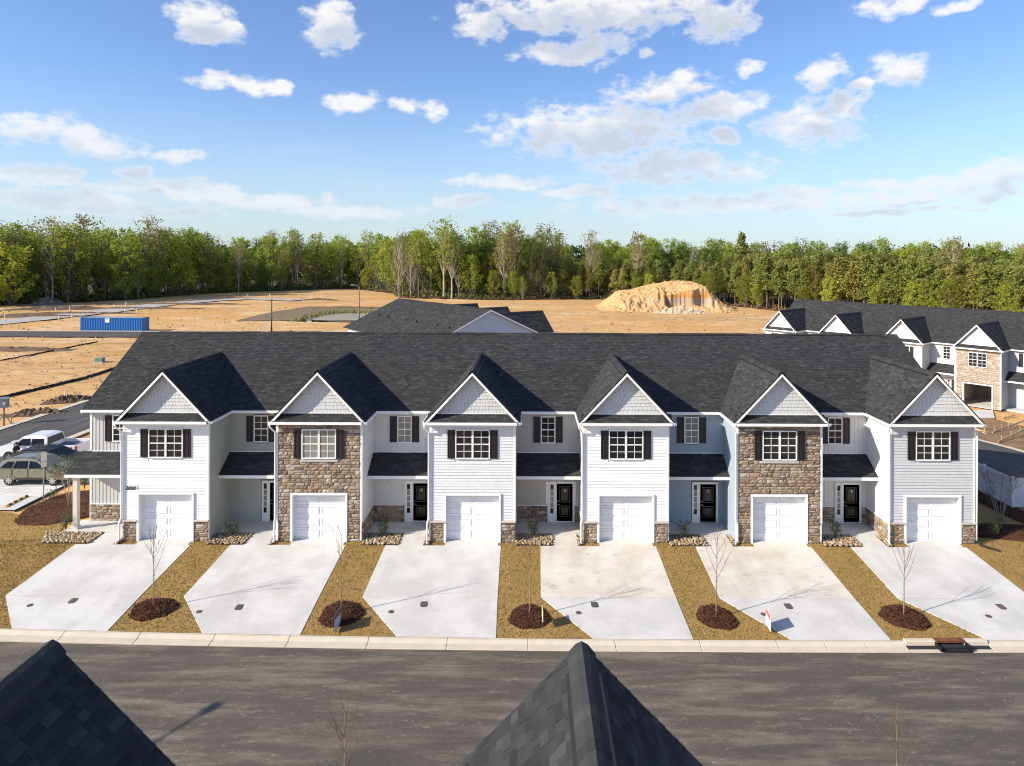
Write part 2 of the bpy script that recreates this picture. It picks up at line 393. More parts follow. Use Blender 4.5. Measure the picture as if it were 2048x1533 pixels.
# ------------------------------------------------------------------ windows, doors
def window(parent, wall, uc, z0, w, h, double, seed, out=.03, shutters=True, panes=True, blind=0.0):
    b = MB(); t = .055; u0, u1, z1 = uc - w/2, uc + w/2, z0 + h
    wall.box(b, u0, u0 + t, -.02, out + .035, z0, z1); wall.box(b, u1 - t, u1, -.02, out + .035, z0, z1)
    wall.box(b, u0 + t, u1 - t, -.02, out + .033, z1 - t, z1); wall.box(b, u0 + t, u1 - t, -.02, out + .05, z0, z0 + t)
    ub = [(u0 + t, u1 - t)]
    if double:
        wall.box(b, uc - .05, uc + .05, -.02, out + .03, z0 + t, z1 - t); ub = [(u0 + t, uc - .05), (uc + .05, u1 - t)]
    zm = (z0 + z1) / 2; cells = []
    for a, c in ub:
        wall.box(b, a, c, -.015, out + .02, zm - .026, zm + .026)
        um = (a + c) / 2
        for q0, q1 in ((z0 + t, zm - .026), (zm + .026, z1 - t)):
            wall.box(b, um - .013, um + .013, -.01, out + .004, q0, q1); qm = (q0 + q1) / 2
            wall.box(b, a, um - .013, -.01, out + .003, qm - .013, qm + .013); wall.box(b, um + .013, c, -.01, out + .003, qm - .013, qm + .013)
            cells += [(a, um - .013, q0, qm - .013), (um + .013, c, q0, qm - .013), (a, um - .013, qm + .013, q1), (um + .013, c, qm + .013, q1)]
    wo = b.build('window', M_white, parent); rg = random.Random(seed)
    acc = MB()
    for a, c, q0, q1 in cells:
        pb = MB(); tl = rg.uniform(-.004, .004)
        pts = [wall.at(a, q0, out - .006 + tl), wall.at(c, q0, out - .006), wall.at(c, q1, out - .006 - tl), wall.at(a, q1, out - .006)]
        tgt = pb if panes else acc
        tgt.extr(pts, -wall.n * .006)
        if panes: pb.build('pane', M_blind if blind else M_glass, wo)
    if not panes: acc.build('pane', M_glass, wo)
    if shutters:
        sw, sh = .385, h - .06
        for s in (-1, 1):
            ua = u0 - .02 - sw if s < 0 else u1 + .02
            sb = MB(); wall.box(sb, ua, ua + sw, -.02, out + .01, z0 + .03, z0 + .03 + sh)
            f = .065
            for a, c, q0, q1 in ((ua, ua+f, z0+.03, z0+.03+sh), (ua+sw-f, ua+sw, z0+.03, z0+.03+sh), (ua+f, ua+sw-f, z0+.03, z0+.03+f), (ua+f, ua+sw-f, z0+.03+sh-f, z0+.03+sh), (ua+f, ua+sw-f, z0+h/2-f/2-.01, z0+h/2+f/2-.01)):
                wall.box(sb, a, c, out + .01, out + .032, q0, q1)
            for q0, q1 in ((z0 + .03 + f + .05, z0 + h/2 - f/2 - .06), (z0 + h/2 + f/2 + .04, z0 + .03 + sh - f - .05)):
                wall.box(sb, ua + f + .04, ua + sw - f - .04, out + .01, out + .024, q0, q1)
            sb.build('shutter', M_dark, parent)
    return wo
def text_mesh(s, m, size, shear=0.0, ext=.006):
    cu = bpy.data.curves.new('t', 'FONT'); cu.body = s; cu.size = size; cu.extrude = ext; cu.shear = shear; cu.align_x = 'CENTER'; cu.align_y = 'CENTER'; cu.offset = size * .012
    o = bpy.data.objects.new('t', cu); COL.objects.link(o); bpy.context.view_layer.update()
    me = bpy.data.meshes.new_from_object(o.evaluated_get(bpy.context.evaluated_depsgraph_get()))
    bpy.data.objects.remove(o); me.materials.clear(); me.materials.append(m); return me

# ------------------------------------------------------------------ one townhouse, local origin at its garage centre on the ground line
HW, GOV, ZE, ZP = 2.2, 2.46, 6.28, 8.88           # half wing width, half gable with overhang, eave height, gable peak
YR, YE, SL = 2.45, 2.12, .61                      # recess wall, main eave edge, main roof slope
YRIDGE = 8.05; ZR = ZE + SL * (YRIDGE - YE); YM = YE + (ZP - ZE) / SL
def sid(name, c): return mat('siding_' + name, c, .55, fine=(4, .05), var=.05, vscale=.8)
def townhouse(name, label, group, loc, rotz, left=-5.72, left_end=False, right_end=False, wing='lap', wing_c=(.78,.78,.77), rec='lap', rec_c=(.6,.6,.56), base=True, rec_stone=True,
              lod=0, seed=1, door_letter=None, open_garage=False, vents=False, single=None, gable_c=(.60,.61,.60), blind=0.0, rblind=0.0, roof_left=None, bare=False, pale=False, gable_lap=False, shutters=True, cat='townhouse'):
    T = thing(name, label, cat, loc, rotz, group); J = lod > 0; norec = left > -HW - .5
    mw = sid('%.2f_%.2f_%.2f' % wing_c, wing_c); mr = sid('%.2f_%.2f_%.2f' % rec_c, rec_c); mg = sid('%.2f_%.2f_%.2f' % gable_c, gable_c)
    xl = left; xr = HW; yb = 13.6
    GW, GH, GD = 1.37, 2.42, .24                                          # garage opening, depth of the reveal
    # core walls, just behind the cladding
    c = MB(); k = .0
    c.box(-HW, -GW - .0, 0, .3, 0, GH); c.box(GW, HW, 0, .3, 0, GH); c.box(-HW, HW, 0, .3, GH, ZE)
    c.box(-HW, -HW + .15, .3, YR, 0, ZE); c.box(HW - .15, HW, .3, YR + .05, 0, ZE)
    c.box(xl, -HW + .15, YR, YR + .2, 0, ZE); rw = MB(); rw.box(xl + .01, HW - .16, yb - .2, yb, 0, ZE); rw.build('rear_wall', mw, T)
    if open_garage:
        mgar = mat('drywall', (.42, .37, .31), .9, var=.2, vscale=1.2)
        gb = MB(); gb.box(-HW + .16, HW - .16, 6.0, 6.1, 0, 2.9); gb.box(-HW + .151, -HW + .21, .31, 6, 0, 2.9); gb.box(HW - .21, HW - .151, .31, 6, 0, 2.9); gb.box(-HW + .151, HW - .151, .31, 6.1, 2.9, 3.0)
        gb.build('garage_interior', mgar, T)
        gf = MB(); gf.box(-HW + .22, HW - .22, -.02, 6, 0.0, .04); gf.build('garage_floor', CONC(), T)
    if left_end: c.box(xl, xl + .2, YR + .2, yb, 0, ZE)
    if right_end: c.box(HW - .2, HW, YR + .05, yb - .2, 0, ZE)
    c.build('wall', M_mortar if wing == 'stone' else mw, T)
    WF = Wall(T, 0, 0, 0, J); WR = Wall(T, 0, YR, 0, J)
    WL = Wall(T, -HW, YR, -math.pi / 2, J)                                 # left side of wing: u from recess (0) to front (YR)
    WS = Wall(T, HW, 0, math.pi / 2, J)                                    # right side: u from front (0) to back
    gar = (-GW - .1, GW + .1, -1, GH + .1); win = (-.92, .92, 4.26, 5.84)
    ZB = 1.02
    # front cladding
    if not bare:
        if wing == 'stone':
            WF.stone(-HW + .09, HW - .09, .0, 6.08, [gar, win], seed, 1.0, 300, M_stone_p if pale else None)
            if lod == 0: b = MB(); WF.box(b, -.98, .98, 0, .11, 4.14, 4.25); bevel(b.build('window_sill', M_cap, T), .01)
        else:
            WF.lap(-HW + .09, HW - .09, ZB + .1 if base else .12, 6.08, mw, [gar, win])
            if base:
                for s, (a, b_) in enumerate(((-HW + .0, -GW - .1), (GW + .1, HW - .0))):
                    WF.stone(a, b_, 0, ZB, [], seed + s, .95, 300)
                    b = MB(); WF.box(b, a - .04, b_ + .03, 0, .13, ZB, ZB + .09); bevel(b.build('stone_ledge', M_cap, T), .012)
        # trims
        for s in (-1, 1):
            b = MB(); z0 = (ZB + .09) if base and wing != 'stone' else .05
            WF.box(b, min(s*HW, s*(HW - .09)), max(s*HW, s*(HW - .09)), 0, .035, z0, 6.08); b.build('corner_trim', M_white, T)
        b = MB(); WF.box(b, -HW, HW, 0, .03, 6.08, 6.24); b.build('frieze_board', M_white, T)
        for q in ((-GW - .1, -GW, 0, GH), (GW, GW + .1, 0, GH), (-GW - .1, GW + .1, GH, GH + .1)):
            b = MB(); WF.box(b, q[0] - (.006 if q[0] > 0 else 0), q[1] + (.006 if q[1] < 0 else 0), -GD, .085, q[2] - (.006 if q[2] > 1 else 0), q[3]); b.build('garage_trim', M_white, T)
        if not open_garage:
            gd = MB(); gd.box(-GW, GW, GD + .03, GD + .06, .02, GH); gdo = gd.build('garage_door', M_door_w, T)
            for r in range(4):
                p = MB(); z0 = .02 + r * (GH - .02) / 4; z1 = z0 + (GH - .02) / 4 - .008
                p.box(-GW, GW, GD, GD + .03, z0, z1)
                for a, b_ in ((-GW + .09, -.07), (.07, GW - .09)):
                    for (x0, x1, y0, y1) in ((a, b_, z0 + .11, z0 + .14), (a, b_, z1 - .14, z1 - .11), (a, a + .03, z0 + .14, z1 - .14), (b_ - .03, b_, z0 + .14, z1 - .14)):
                        p.box(x0, x1, GD - .020, GD, y0, y1)
                    p.box(a + .06, b_ - .06, GD - .014, GD, z0 + .17, z1 - .17)
                bevel(p.build('panel', M_door_w, gdo), .005)
            b = MB(); b.box(-GW, GW, GD - .02, GD + .05, .0, .02); b.build('weather_seal', M_black, T)
        window(T, WF, 0, 4.30, 1.78, 1.52, True, seed, out=.085 if wing == 'stone' else .045, shutters=shutters, panes=lod == 0, blind=blind)
        # sides of the wing and recess wall
        if norec: rec_stone = False
        zs = 1.05 if (rec_stone and base is not None) else .06
        if rec_stone:
            WL.stone(.0, YR - .0, .0, 1.0, [], seed + 5, .95); b = MB(); WL.box(b, 0, YR, 0, .07, 1.0, 1.05); b.build('stone_ledge', M_white, T)
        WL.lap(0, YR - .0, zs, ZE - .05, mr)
        b = MB(); WL.box(b, YR - .09, YR + .03, .0, .035, zs, 6.08); b.build('corner_trim', M_white, T)
        dc = -HW - .83                                                     # door centre
        dw = .47; slw = 0 if left_end else .36
        hole = (dc - dw - .06 - slw - (.05 if slw else 0), dc + dw + .08, .0, 2.32)
        roofcut = (xl - 9, 9, 3.02, 3.90)
        if rec_stone:
            WR.stone(xl, -HW, .06, 1.0, [hole], seed + 9, .95)
            for a, b_ in sub_open(xl, -HW, 1.0, 1.05, [hole]):
                b = MB(); WR.box(b, a, b_, 0, .07, 1.0, 1.05); b.build('stone_ledge', M_white, T)
        fw = WR.batten if rec == 'batten' else WR.lap
        wc = (xl - HW) / 2
        rwin = (wc - .42, wc + .42, 4.44, 5.96)
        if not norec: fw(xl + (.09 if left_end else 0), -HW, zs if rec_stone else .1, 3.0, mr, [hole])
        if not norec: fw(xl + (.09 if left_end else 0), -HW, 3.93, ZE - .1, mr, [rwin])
        if left_end and not norec:
            b = MB(); WR.box(b, xl - .02, xl + .09, -.05, .035, 0, 6.2); b.build('corner_trim', M_white, T)
        if not norec:
            b = MB(); WR.box(b, xl, -HW - .02, 0, .035, 3.90, 3.96); b.build('flashing_trim', M_white, T)
        if not norec: window(T, WR, wc, 4.46, .80, 1.48, False, seed + 3, out=.05, shutters=shutters, panes=lod == 0, blind=rblind)
        # front door
        if lod < 2 and not norec:
            d = MB(); WR.box(d, dc - dw + .03, dc + dw - .03, -.05, .0, .14, 2.22); dd = d.build('front_door', M_door, T)
            for z0, z1 in ((.38, 1.0), (1.18, 2.06)):
                q = MB()
                for a, b_, e0, e1 in ((dc - .30, dc + .30, z0, z0 + .05), (dc - .30, dc + .30, z1 - .05, z1), (dc - .30, dc - .25, z0 + .05, z1 - .05), (dc + .25, dc + .30, z0 + .05, z1 - .05)):
                    WR.box(q, a, b_, 0, .016, e0, e1)
                WR.box(q, dc - .2, dc + .2, 0, .009, z0 + .1, z1 - .1)
                q.build('panel', M_door, dd)
            h = MB(); h.tube([WR.at(dc - .37, 1.08, 0), WR.at(dc - .37, 1.08, .06)], .022, 8); h.tube([WR.at(dc - .37, 1.08, .06), WR.at(dc - .26, 1.07, .06)], .012, 6)
            h.tube([WR.at(dc - .37, 1.25, 0), WR.at(dc - .37, 1.25, .03)], .026, 8); h.build('handle', M_brass, dd)
            if door_letter:
                lo = inst('letter', text_mesh(door_letter, mat('letter_metal', (.75, .73, .68), .35), .19), dd, WR.at(dc + .02, 1.83, .02), (1, 1, 1), (R(90), 0, 0))
            f = MB()
            for a, b_, e0, e1 in ((dc - dw - .06, dc - dw + .03, .1, 2.22), (dc + dw - .03, dc + dw + .08, .1, 2.22), (dc - dw - .06 - slw, dc + dw + .08, 2.22, 2.33)):
                WR.box(f, a, b_, -.05, .04, e0, e1)
            if slw:
                a, b_ = dc - dw - .06 - slw, dc - dw - .06
                WR.box(f, a, a + .10, -.05, .035, .1, 2.22); WR.box(f, b_ - .08, b_, -.05, .035, .1, 2.22)
                zc = [.55 + i * .325 for i in range(6)]
                WR.box(f, a + .1, b_ - .08, -.05, .03, .1, .55)
                for z in zc[1:-1]: WR.box(f, a + .1, b_ - .08, -.03, .02, z - .018, z + .018)
                WR.box(f, a + .1, b_ - .08, -.03, .025, zc[-1], 2.22)
            fo = f.build('door_frame', M_white, T)
            if slw:
                for i in range(5):
                    p = MB(); p.extr([WR.at(a + .1, zc[i] + .018, .005), WR.at(b_ - .08, zc[i] + .018, .005), WR.at(b_ - .08, zc[i+1] - .018, .005), WR.at(a + .1, zc[i+1] - .018, .005)], -WR.n * .006)
                    p.build('pane', M_glass if i in (0, 4) else M_blind, fo)
        # neighbour-facing side on the right is clad by the next unit's colour: see right_side
    # ---------------- roofs
    sg = MB(); dk = MB(); rl = roof_left if roof_left is not None else -7.92 + GOV; rr_ = GOV
    s1 = math.sqrt(1 + SL * SL); vm = (YM - YE) * s1; vt = (YRIDGE - YE) * s1
    O = (0, YE, ZE); U = (1, 0, 0); V = (0, 1, SL)
    es = dict(seed=seed, e=.143 if lod < 2 else .2)
    if lod == 2: es['wr'] = (.25, .5)
    fr = [[(min(rl, -GOV - 1e-3), 0), (-GOV, 0), (0, vm), (min(rl, -GOV - 1e-3), vm)], [(GOV, 0), (rr_ + 1e-3, 0), (rr_ + 1e-3, vm), (0, vm)], [(rl, vm), (rr_, vm), (rr_, vt), (rl, vt)]]
    shingle(sg, O, U, V, fr, **es)
    to3 = lambda p: Vector((p[0], YE, ZE)) + Vector((0, 1, SL)).normalized() * p[1]
    for q in fr: slab(dk, [to3(p) for p in q])
    yb2 = 2 * YRIDGE - YE
    if vents: shingle(sg, (0, yb2, ZE), (-1, 0, 0), (0, -1, SL), [[(-rr_, 0), (-rl, 0), (-rl, vt), (-rr_, vt)]], **es)
    slab(dk, [(rr_, yb2, ZE), (rl, yb2, ZE), (rl, YRIDGE, ZR), (rr_, YRIDGE, ZR)])
    gs = (ZP - ZE) / GOV; s2 = math.sqrt(1 + gs * gs); gl = GOV * s2; YF = -.40
    # gable slopes: u along +-Y, v up the slope
    pl = [[(0, 0), (YE - YF, 0), (YM - YF, gl), (0, gl)]]
    shingle(sg, (GOV, YF, ZE), (0, 1, 0), (-1, 0, gs), pl, single=single, **es)
    shingle(sg, (-GOV, YE, ZE), (0, -1, 0), (1, 0, gs), [[(0, 0), (YE - YF, 0), (YE - YF, gl), (YE - YM, gl)]], single=single, **es)
    slab(dk, [(GOV, YF, ZE), (GOV, YE, ZE), (0, YM, ZP), (0, YF, ZP)]); slab(dk, [(-GOV, YE, ZE), (-GOV, YF, ZE), (0, YF, ZP), (0, YM, ZP)])
    rf = dk.build('roof', M_felt, T)
    # ridge caps and vents
    def vent(p, q, w=.15, sidev=None):
        v = MB(); p = Vector(p); q = Vector(q); n = max(2, int((q - p).length / .2)); side = Vector(sidev)
        dz = abs((ZP - ZE) / GOV if abs(side.x) > .5 else SL); dz = min(dz, 1.06)
        for i in range(n):
            a = p + (q - p) * i / n; b_ = p + (q - p) * (i + 1.15) / n; t = .050 + .012; t2 = .050
            sec = lambda c_, hh: [c_ - side*w - Vector((0, 0, w*dz - hh)), c_ - side*w*.45 - Vector((0, 0, w*dz*.36 - hh)), c_ + Vector((0, 0, hh - .030)), c_ + side*w*.45 - Vector((0, 0, w*dz*.36 - hh)), c_ + side*w - Vector((0, 0, w*dz - hh))]
            A, B_ = sec(a, t), sec(b_, t2); vs = A + B_ + [x - Vector((0, 0, .012)) for x in A + B_]
            fs = [(i_, i_+1, 5+i_+1, 5+i_) for i_ in range(4)] + [(10, 0, 5, 15), (4, 14, 19, 9)] + [(i_+1, i_, 10+i_, 11+i_) for i_ in range(4)] + [(5+i_, 6+i_, 16+i_, 15+i_) for i_ in range(4)]
            v.add(vs, fs)
        v.build('ridge_cap', M_shing, rf)
        u = MB()
        for s in (-1, 1):
            for c_, d_ in ((p + (q-p).normalized()*.42, q - (q-p)*.04),):
                o1 = side * s * (w + .045) - Vector((0, 0, (w + .045) * dz - .046)); o2 = side * s * (w - .035) - Vector((0, 0, (w - .035) * dz - .046))
                o3 = o1 - Vector((0, 0, .055)); o4 = o2 - Vector((0, 0, .06))
                u.add([c_+o1, c_+o2, c_+o4, c_+o3, d_+o1, d_+o2, d_+o4, d_+o3], [(0,1,2,3),(7,6,5,4),(0,4,5,1),(1,5,6,2),(2,6,7,3),(3,7,4,0)])
        u.build('ridge_vent', M_black, rf)
    vent((0, YF + .0, ZP), (0, YM - .25, ZP), .20, (1, 0, 0))
    vent((max(-4.7, rl + .3), YRIDGE, ZR), (.9, YRIDGE, ZR), .15, (0, -1, 0))
    cap = MB(); cap.box(rl, rr_, YRIDGE - .02, YRIDGE + .02, ZR - .03, ZR + .008); cap.build('ridge_line', M_shing, rf)
    if vents:
        for px_ in (-4.0, -1.2):
            pv = MB(); pv.cyl(px_, yb2 - 2.6, ZE + SL * 2.5, ZE + SL * 2.6 + .35, .06, 8); pv.cyl(px_, yb2 - 2.6, ZE + SL*2.6 - .05, ZE + SL*2.6 + .06, .12, 8); pv.build('vent_pipe', M_black, rf)
    # pent roof, gable face, rakes, fascia and gutters
    pr = MB(); slab(pr, [(-HW - .12, -.44, ZE - .02), (HW + .12, -.44, ZE - .02), (HW + .12, 0, ZE + .36), (-HW - .12, 0, ZE + .36)], .04); pr.build('pent_roof', M_felt, T)
    pw = HW + .12
    shingle(sg, (0, -.44, ZE - .02), (1, 0, 0), (0, .44, .38), [[(-pw, 0), (pw, 0), (pw - .32, .57), (-pw + .32, .57)]], **es)
    tag(sg.build('shingles', M_shing, rf), kind='stuff')
    gw = MB(); zb = ZE + .30; hwz = GOV - (zb - ZE) / gs
    gw.extr([(-hwz, 0, zb), (hwz, 0, zb), (0, 0, ZP - .02)], (0, .1, 0)); gw.build('gable_wall', mg, T)
    if not bare:
        sk = MB(); rg = random.Random(seed + 77); z = zb + .09
        E = [((-hwz + .02, zb + .08), (hwz - .02, zb + .08)), ((hwz - .02, zb), (0, ZP - .16)), ((0, ZP - .16), (-hwz + .02, zb))]
        h = .178 if not gable_lap else .15
        while z < ZP:
            u = -hwz - rg.uniform(0, .2)
            while u < hwz:
                w = rg.uniform(.13, .24) if not gable_lap else 9
                q = clip([(u + .007, z), (u + w - .007, z), (u + w - .007, z + h + .01), (u + .007, z + h + .01)], E)
                if len(q) >= 3:
                    n = len(q); o = rg.uniform(.022, .030)
                    top = [(a, -(o * (1 - (b_ - z) / h * .85)) - .002, b_) for a, b_ in q]; bot = [(a, 0, b_) for a, b_ in q]
                    sk.add(top + bot, [tuple(range(n))] + [((i+1) % n, i, n + i, n + (i+1) % n) for i in range(n)])
                u += w
            z += h
        tag(sk.build('shake_siding', mg, T), kind='stuff')
        b = MB(); b.box(-hwz + .05, hwz - .05, -.035, 0, zb, zb + .09); b.build('gable_sill_trim', M_white, T)
    for s in (-1, 1):
        b = MB(); dn = .17                                                # rake board hangs under the roof edge
        b.extr([(s*GOV, YF, ZE - .01), (0, YF, ZP - .01), (0, YF, ZP - .01 - dn*s2*.85), (s*(GOV - .02), YF, ZE - .05 - dn)], (0, .03, 0)); b.build('rake_board', M_white, T)
        b = MB(); b.extr([(s*GOV, YF + .03, ZE - .06), (0, YF + .03, ZP - .06), (0, 0, ZP - .06), (s*GOV, 0, ZE - .06)], (0, 0, -.012)); b.build('soffit', M_white, T)
        b = MB(); x0, x1 = sorted((s*(GOV - .03), s*(GOV + .07))); b.box(x0, x1, YF + .02, YE - .05, ZE - .14, ZE - .02); b.build('gutter', M_white, T)
        b = MB(); x0, x1 = sorted((s*HW, s*GOV)); b.box(x0, x1, YF + .03, YE + .1, ZE - .17, ZE - .145); b.build('soffit', M_white, T)
    b = MB(); b.box(-HW - .1, HW + .1, -.52, -.43, ZE - .13, ZE - .01); b.build('gutter', M_white, T)
    b = MB(); b.box(-HW - .1, HW + .1, -.43, 0, ZE - .16, ZE - .135); b.build('soffit', M_white, T)
    if not norec:
        b = MB(); b.box(rl, -GOV - .08, YE - .09, YE + .01, ZE - .13, ZE - .01); b.build('gutter', M_white, T)
        b = MB(); b.box(rl, -HW, YE, YR, ZE - .17, ZE - .145); b.build('soffit', M_white, T)
    for flag, x in ((left_end, rl), (right_end, rr_)):
        if flag:
            for y0, y1 in ((YE, YRIDGE), (yb2, YRIDGE)):
                b = MB(); b.extr([(x, y0, ZE - .05), (x, y1, ZR - .05), (x, y1, ZR - .24), (x, y0, ZE - .22)], (.03 if x > 0 else -.03, 0, 0)); b.build('rake_board', M_white, T)
            xx = HW if x > 0 else xl
            b = MB(); b.extr([(xx, YR, ZE), (xx, yb, ZE), (xx, YRIDGE, ZR - .12)], (-.1 if x > 0 else .1, 0, 0)); b.build('gable_wall', mr, T)
    # downspout at the left front corner
    if not bare:
        b = MB(); x = -HW - .055; r_ = .045
        b.tube([(-GOV, -.36, ZE - .12), (-GOV + .02, -.34, ZE - .3), (x, -.09, ZE - .62), (x, -.09, 1.25), (x - (.0 if wing == 'stone' else .06), -.16, 1.0), (x - (.0 if wing == 'stone' else .06), -.16, .16), (x - .06, -.30, .05)], r_, 8)
        b.build('downspout', M_white, T, smooth=True)
    # porch roof between the wings
    if not bare and not norec:
        px0 = xl - (.5 if left_end else 0); px1 = -HW; YP = 1.08; ZQ0, ZQ1 = 3.06, 3.92
        pg = MB(); vl = math.hypot(YR - YP, ZQ1 - ZQ0)
        pk = MB(); slab(pk, [(px0, YP, ZQ0), (px1, YP, ZQ0), (px1, YR, ZQ1), (px0, YR, ZQ1)], .05)
        pk.box(px0 + .02, px1, YP + .1, YR, ZQ0 - .16, ZQ0 - .14)
        po = pk.build('porch_roof', M_felt, T)
        shingle(pg, (0, YP, ZQ0), (1, 0, 0), (0, YR - YP, ZQ1 - ZQ0), [[(px0, 0), (px1, 0), (px1, vl), (px0 + (.28 if left_end else 0), vl)]], **es)
        tag(pg.build('shingles', M_shing, po), kind='stuff')
        b = MB(); b.box(px0, px1, YP - .02, YP + .09, ZQ0 - .17, ZQ0 - .01); b.build('porch_fascia', M_white, T)
        b = MB(); b.box(px0 + .05, px1, YP + .09, YR, ZQ0 - .17, ZQ0 - .162); b.build('porch_ceiling', M_white, T)
        if left_end:
            b = MB(); b.box(px0 + .35, px0 + .60, YP + .12, YP + .37, .05, ZQ0 - .17); b.box(px0 + .31, px0 + .64, YP + .08, YP + .41, .05, .22); b.box(px0 + .31, px0 + .64, YP + .08, YP + .41, ZQ0 - .34, ZQ0 - .17)
            bevel(b.build('porch_post', mat('almond_post', (.70, .66, .58), .5), T), .012)
        b = MB(); b.box(xl - (.5 if left_end else 0) + .02, -HW - .01, .95, YR - .0, -.1, .09); b.build('porch_slab', CONC(), T)
    return T
def right_side(T, rec_c, rec_stone, seed, lod=0):
    """right flank of a wing, clad in the colour of the porch beside it"""
    WS = Wall(T, HW, 0, math.pi / 2, lod > 0); mr = sid('%.2f_%.2f_%.2f' % rec_c, rec_c)
    if rec_stone:
        WS.stone(0, YR, 0, 1.0, [], seed, .95); b = MB(); WS.box(b, 0, YR, 0, .07, 1.0, 1.05); b.build('stone_ledge', M_white, T)
    WS.lap(.06, YR, 1.05 if rec_stone else .1, ZE - .05, mr)
    b = MB(); WS.box(b, -.03, .09, 0, .035, 1.05 if rec_stone else .1, 6.08); b.build('corner_trim', M_white, T)
# ------------------------------------------------------------------ terrain
def sst(a, b, x):
    t = min(1, max(0, (x - a) / (b - a))); return t * t * (3 - 2 * t)
def YC(x):                                            # back edge of the kerb along the street
    return -7.9 + (.00062 * (x - 9) ** 2 if x < 9 else .0004 * (x - 9) ** 2)
def G(x, y):
    """finished ground level"""
    if y < 0:
        yc = YC(max(-45, min(40, x))); return .0734 * max(y, yc)
    z = 0.0
    z -= 1.25 * sst(13, 34, y) * sst(4, 22, x) * (1 - sst(70, 100, y))
    z -= .5 * sst(20, 34, y) * (1 - sst(4, 22, x)) * sst(-30, -20, x) * (1 - sst(60, 90, y))
    z -= .15 * sst(-24, -30, x) * (1 - sst(60, 90, y))
    z += .35 * sst(90, 130, y)
    return z
def PG(px, py):
    z = 0.0
    for _ in range(6):
        p = P(px, py, z); z = G(p.x, p.y)
    return p
def conc_nodes(warm, stain):
    def f(g, pos, c):
        k = g.noise(pos, .55, 6, .6); c = g.mix(g.math('MULTIPLY', g.step(k, .38, .66), .9), c, warm)
        k2 = g.noise(g.vec('MULTIPLY', pos, (1.4, .35, 1)), .9, 6, .65); c = g.mix(g.math('MULTIPLY', g.step(k2, .50, .72), .45), c, (.44, .42, .39))
        st = g.noise(g.vec('MULTIPLY', pos, (1.0, 2.2, 1)), 1.3, 7, .68); c = g.mix(g.math('MULTIPLY', g.step(st, .57, .74), stain), c, (.22, .20, .17))
        br = g.noise(g.vec('MULTIPLY', pos, (.6, 14, 1)), 2.0, 3, .6)
        return g.mix(g.math('MULTIPLY', g.step(br, .4, .7), .10), c, (.40, .40, .39))
    return f
def CONC(kind=0):
    return mat('concrete_%d' % kind, ((.62, .60, .575), (.66, .615, .55), (.60, .58, .56))[kind], .85, fine=(55, .07), bump=.12, bscale=70,
               extra=conc_nodes(((.50, .48, .455), (.54, .48, .40), (.49, .475, .455))[kind], (.18, .7, .22)[kind]))
M_kerb = mat('kerb_concrete', (.56, .485, .385), .85, var=.10, vscale=1.6, fine=(45, .08), bump=.15, bscale=60)
def _asph(g, pos, c):
    s1 = g.noise(g.vec('MULTIPLY', pos, (.26, 1.5, 1)), 1.1, 9, .70); c = g.mix(g.math('MULTIPLY', g.step(s1, .44, .66), .72), c, (.225, .183, .142))
    s2 = g.noise(g.vec('MULTIPLY', pos, (.9, 2.0, 1)), 3.2, 5, .7); c = g.mix(g.math('MULTIPLY', g.step(s2, .57, .72), .65), c, (.29, .245, .195))
    s4 = g.noise(g.vec('MULTIPLY', pos, (.8, 1.6, 1)), 9.0, 3, .6); c = g.mix(g.math('MULTIPLY', g.math('MULTIPLY', g.step(s4, .62, .72), g.step(s1, .42, .62)), .8), c, (.36, .31, .25))
    s3 = g.noise(pos, 26.0, 2, .5); c = g.mix(g.math('MULTIPLY', g.step(s3, .64, .72), .55), c, (.36, .31, .25))
    return g.mix(g.math('MULTIPLY', g.step(g.noise(g.vec('MULTIPLY', pos, (.5, 1.2, 1)), .5, 3, .5), .5, .75), .45), c, (.062, .054, .048))
M_asph = mat('asphalt', (.094, .079, .066), .92, fine=(42, .38), bump=.35, bscale=90, extra=_asph, spec=.3)
def _asph2(g, pos, c):
    s1 = g.noise(g.vec('MULTIPLY', pos, (1.3, .12, 1)), 1.0, 6, .6); return g.mix(g.math('MULTIPLY', g.step(s1, .48, .72), .5), c, (.19, .165, .14))
M_asph2 = mat('asphalt_side', (.075, .070, .067), .92, fine=(50, .25), extra=_asph2, spec=.3)
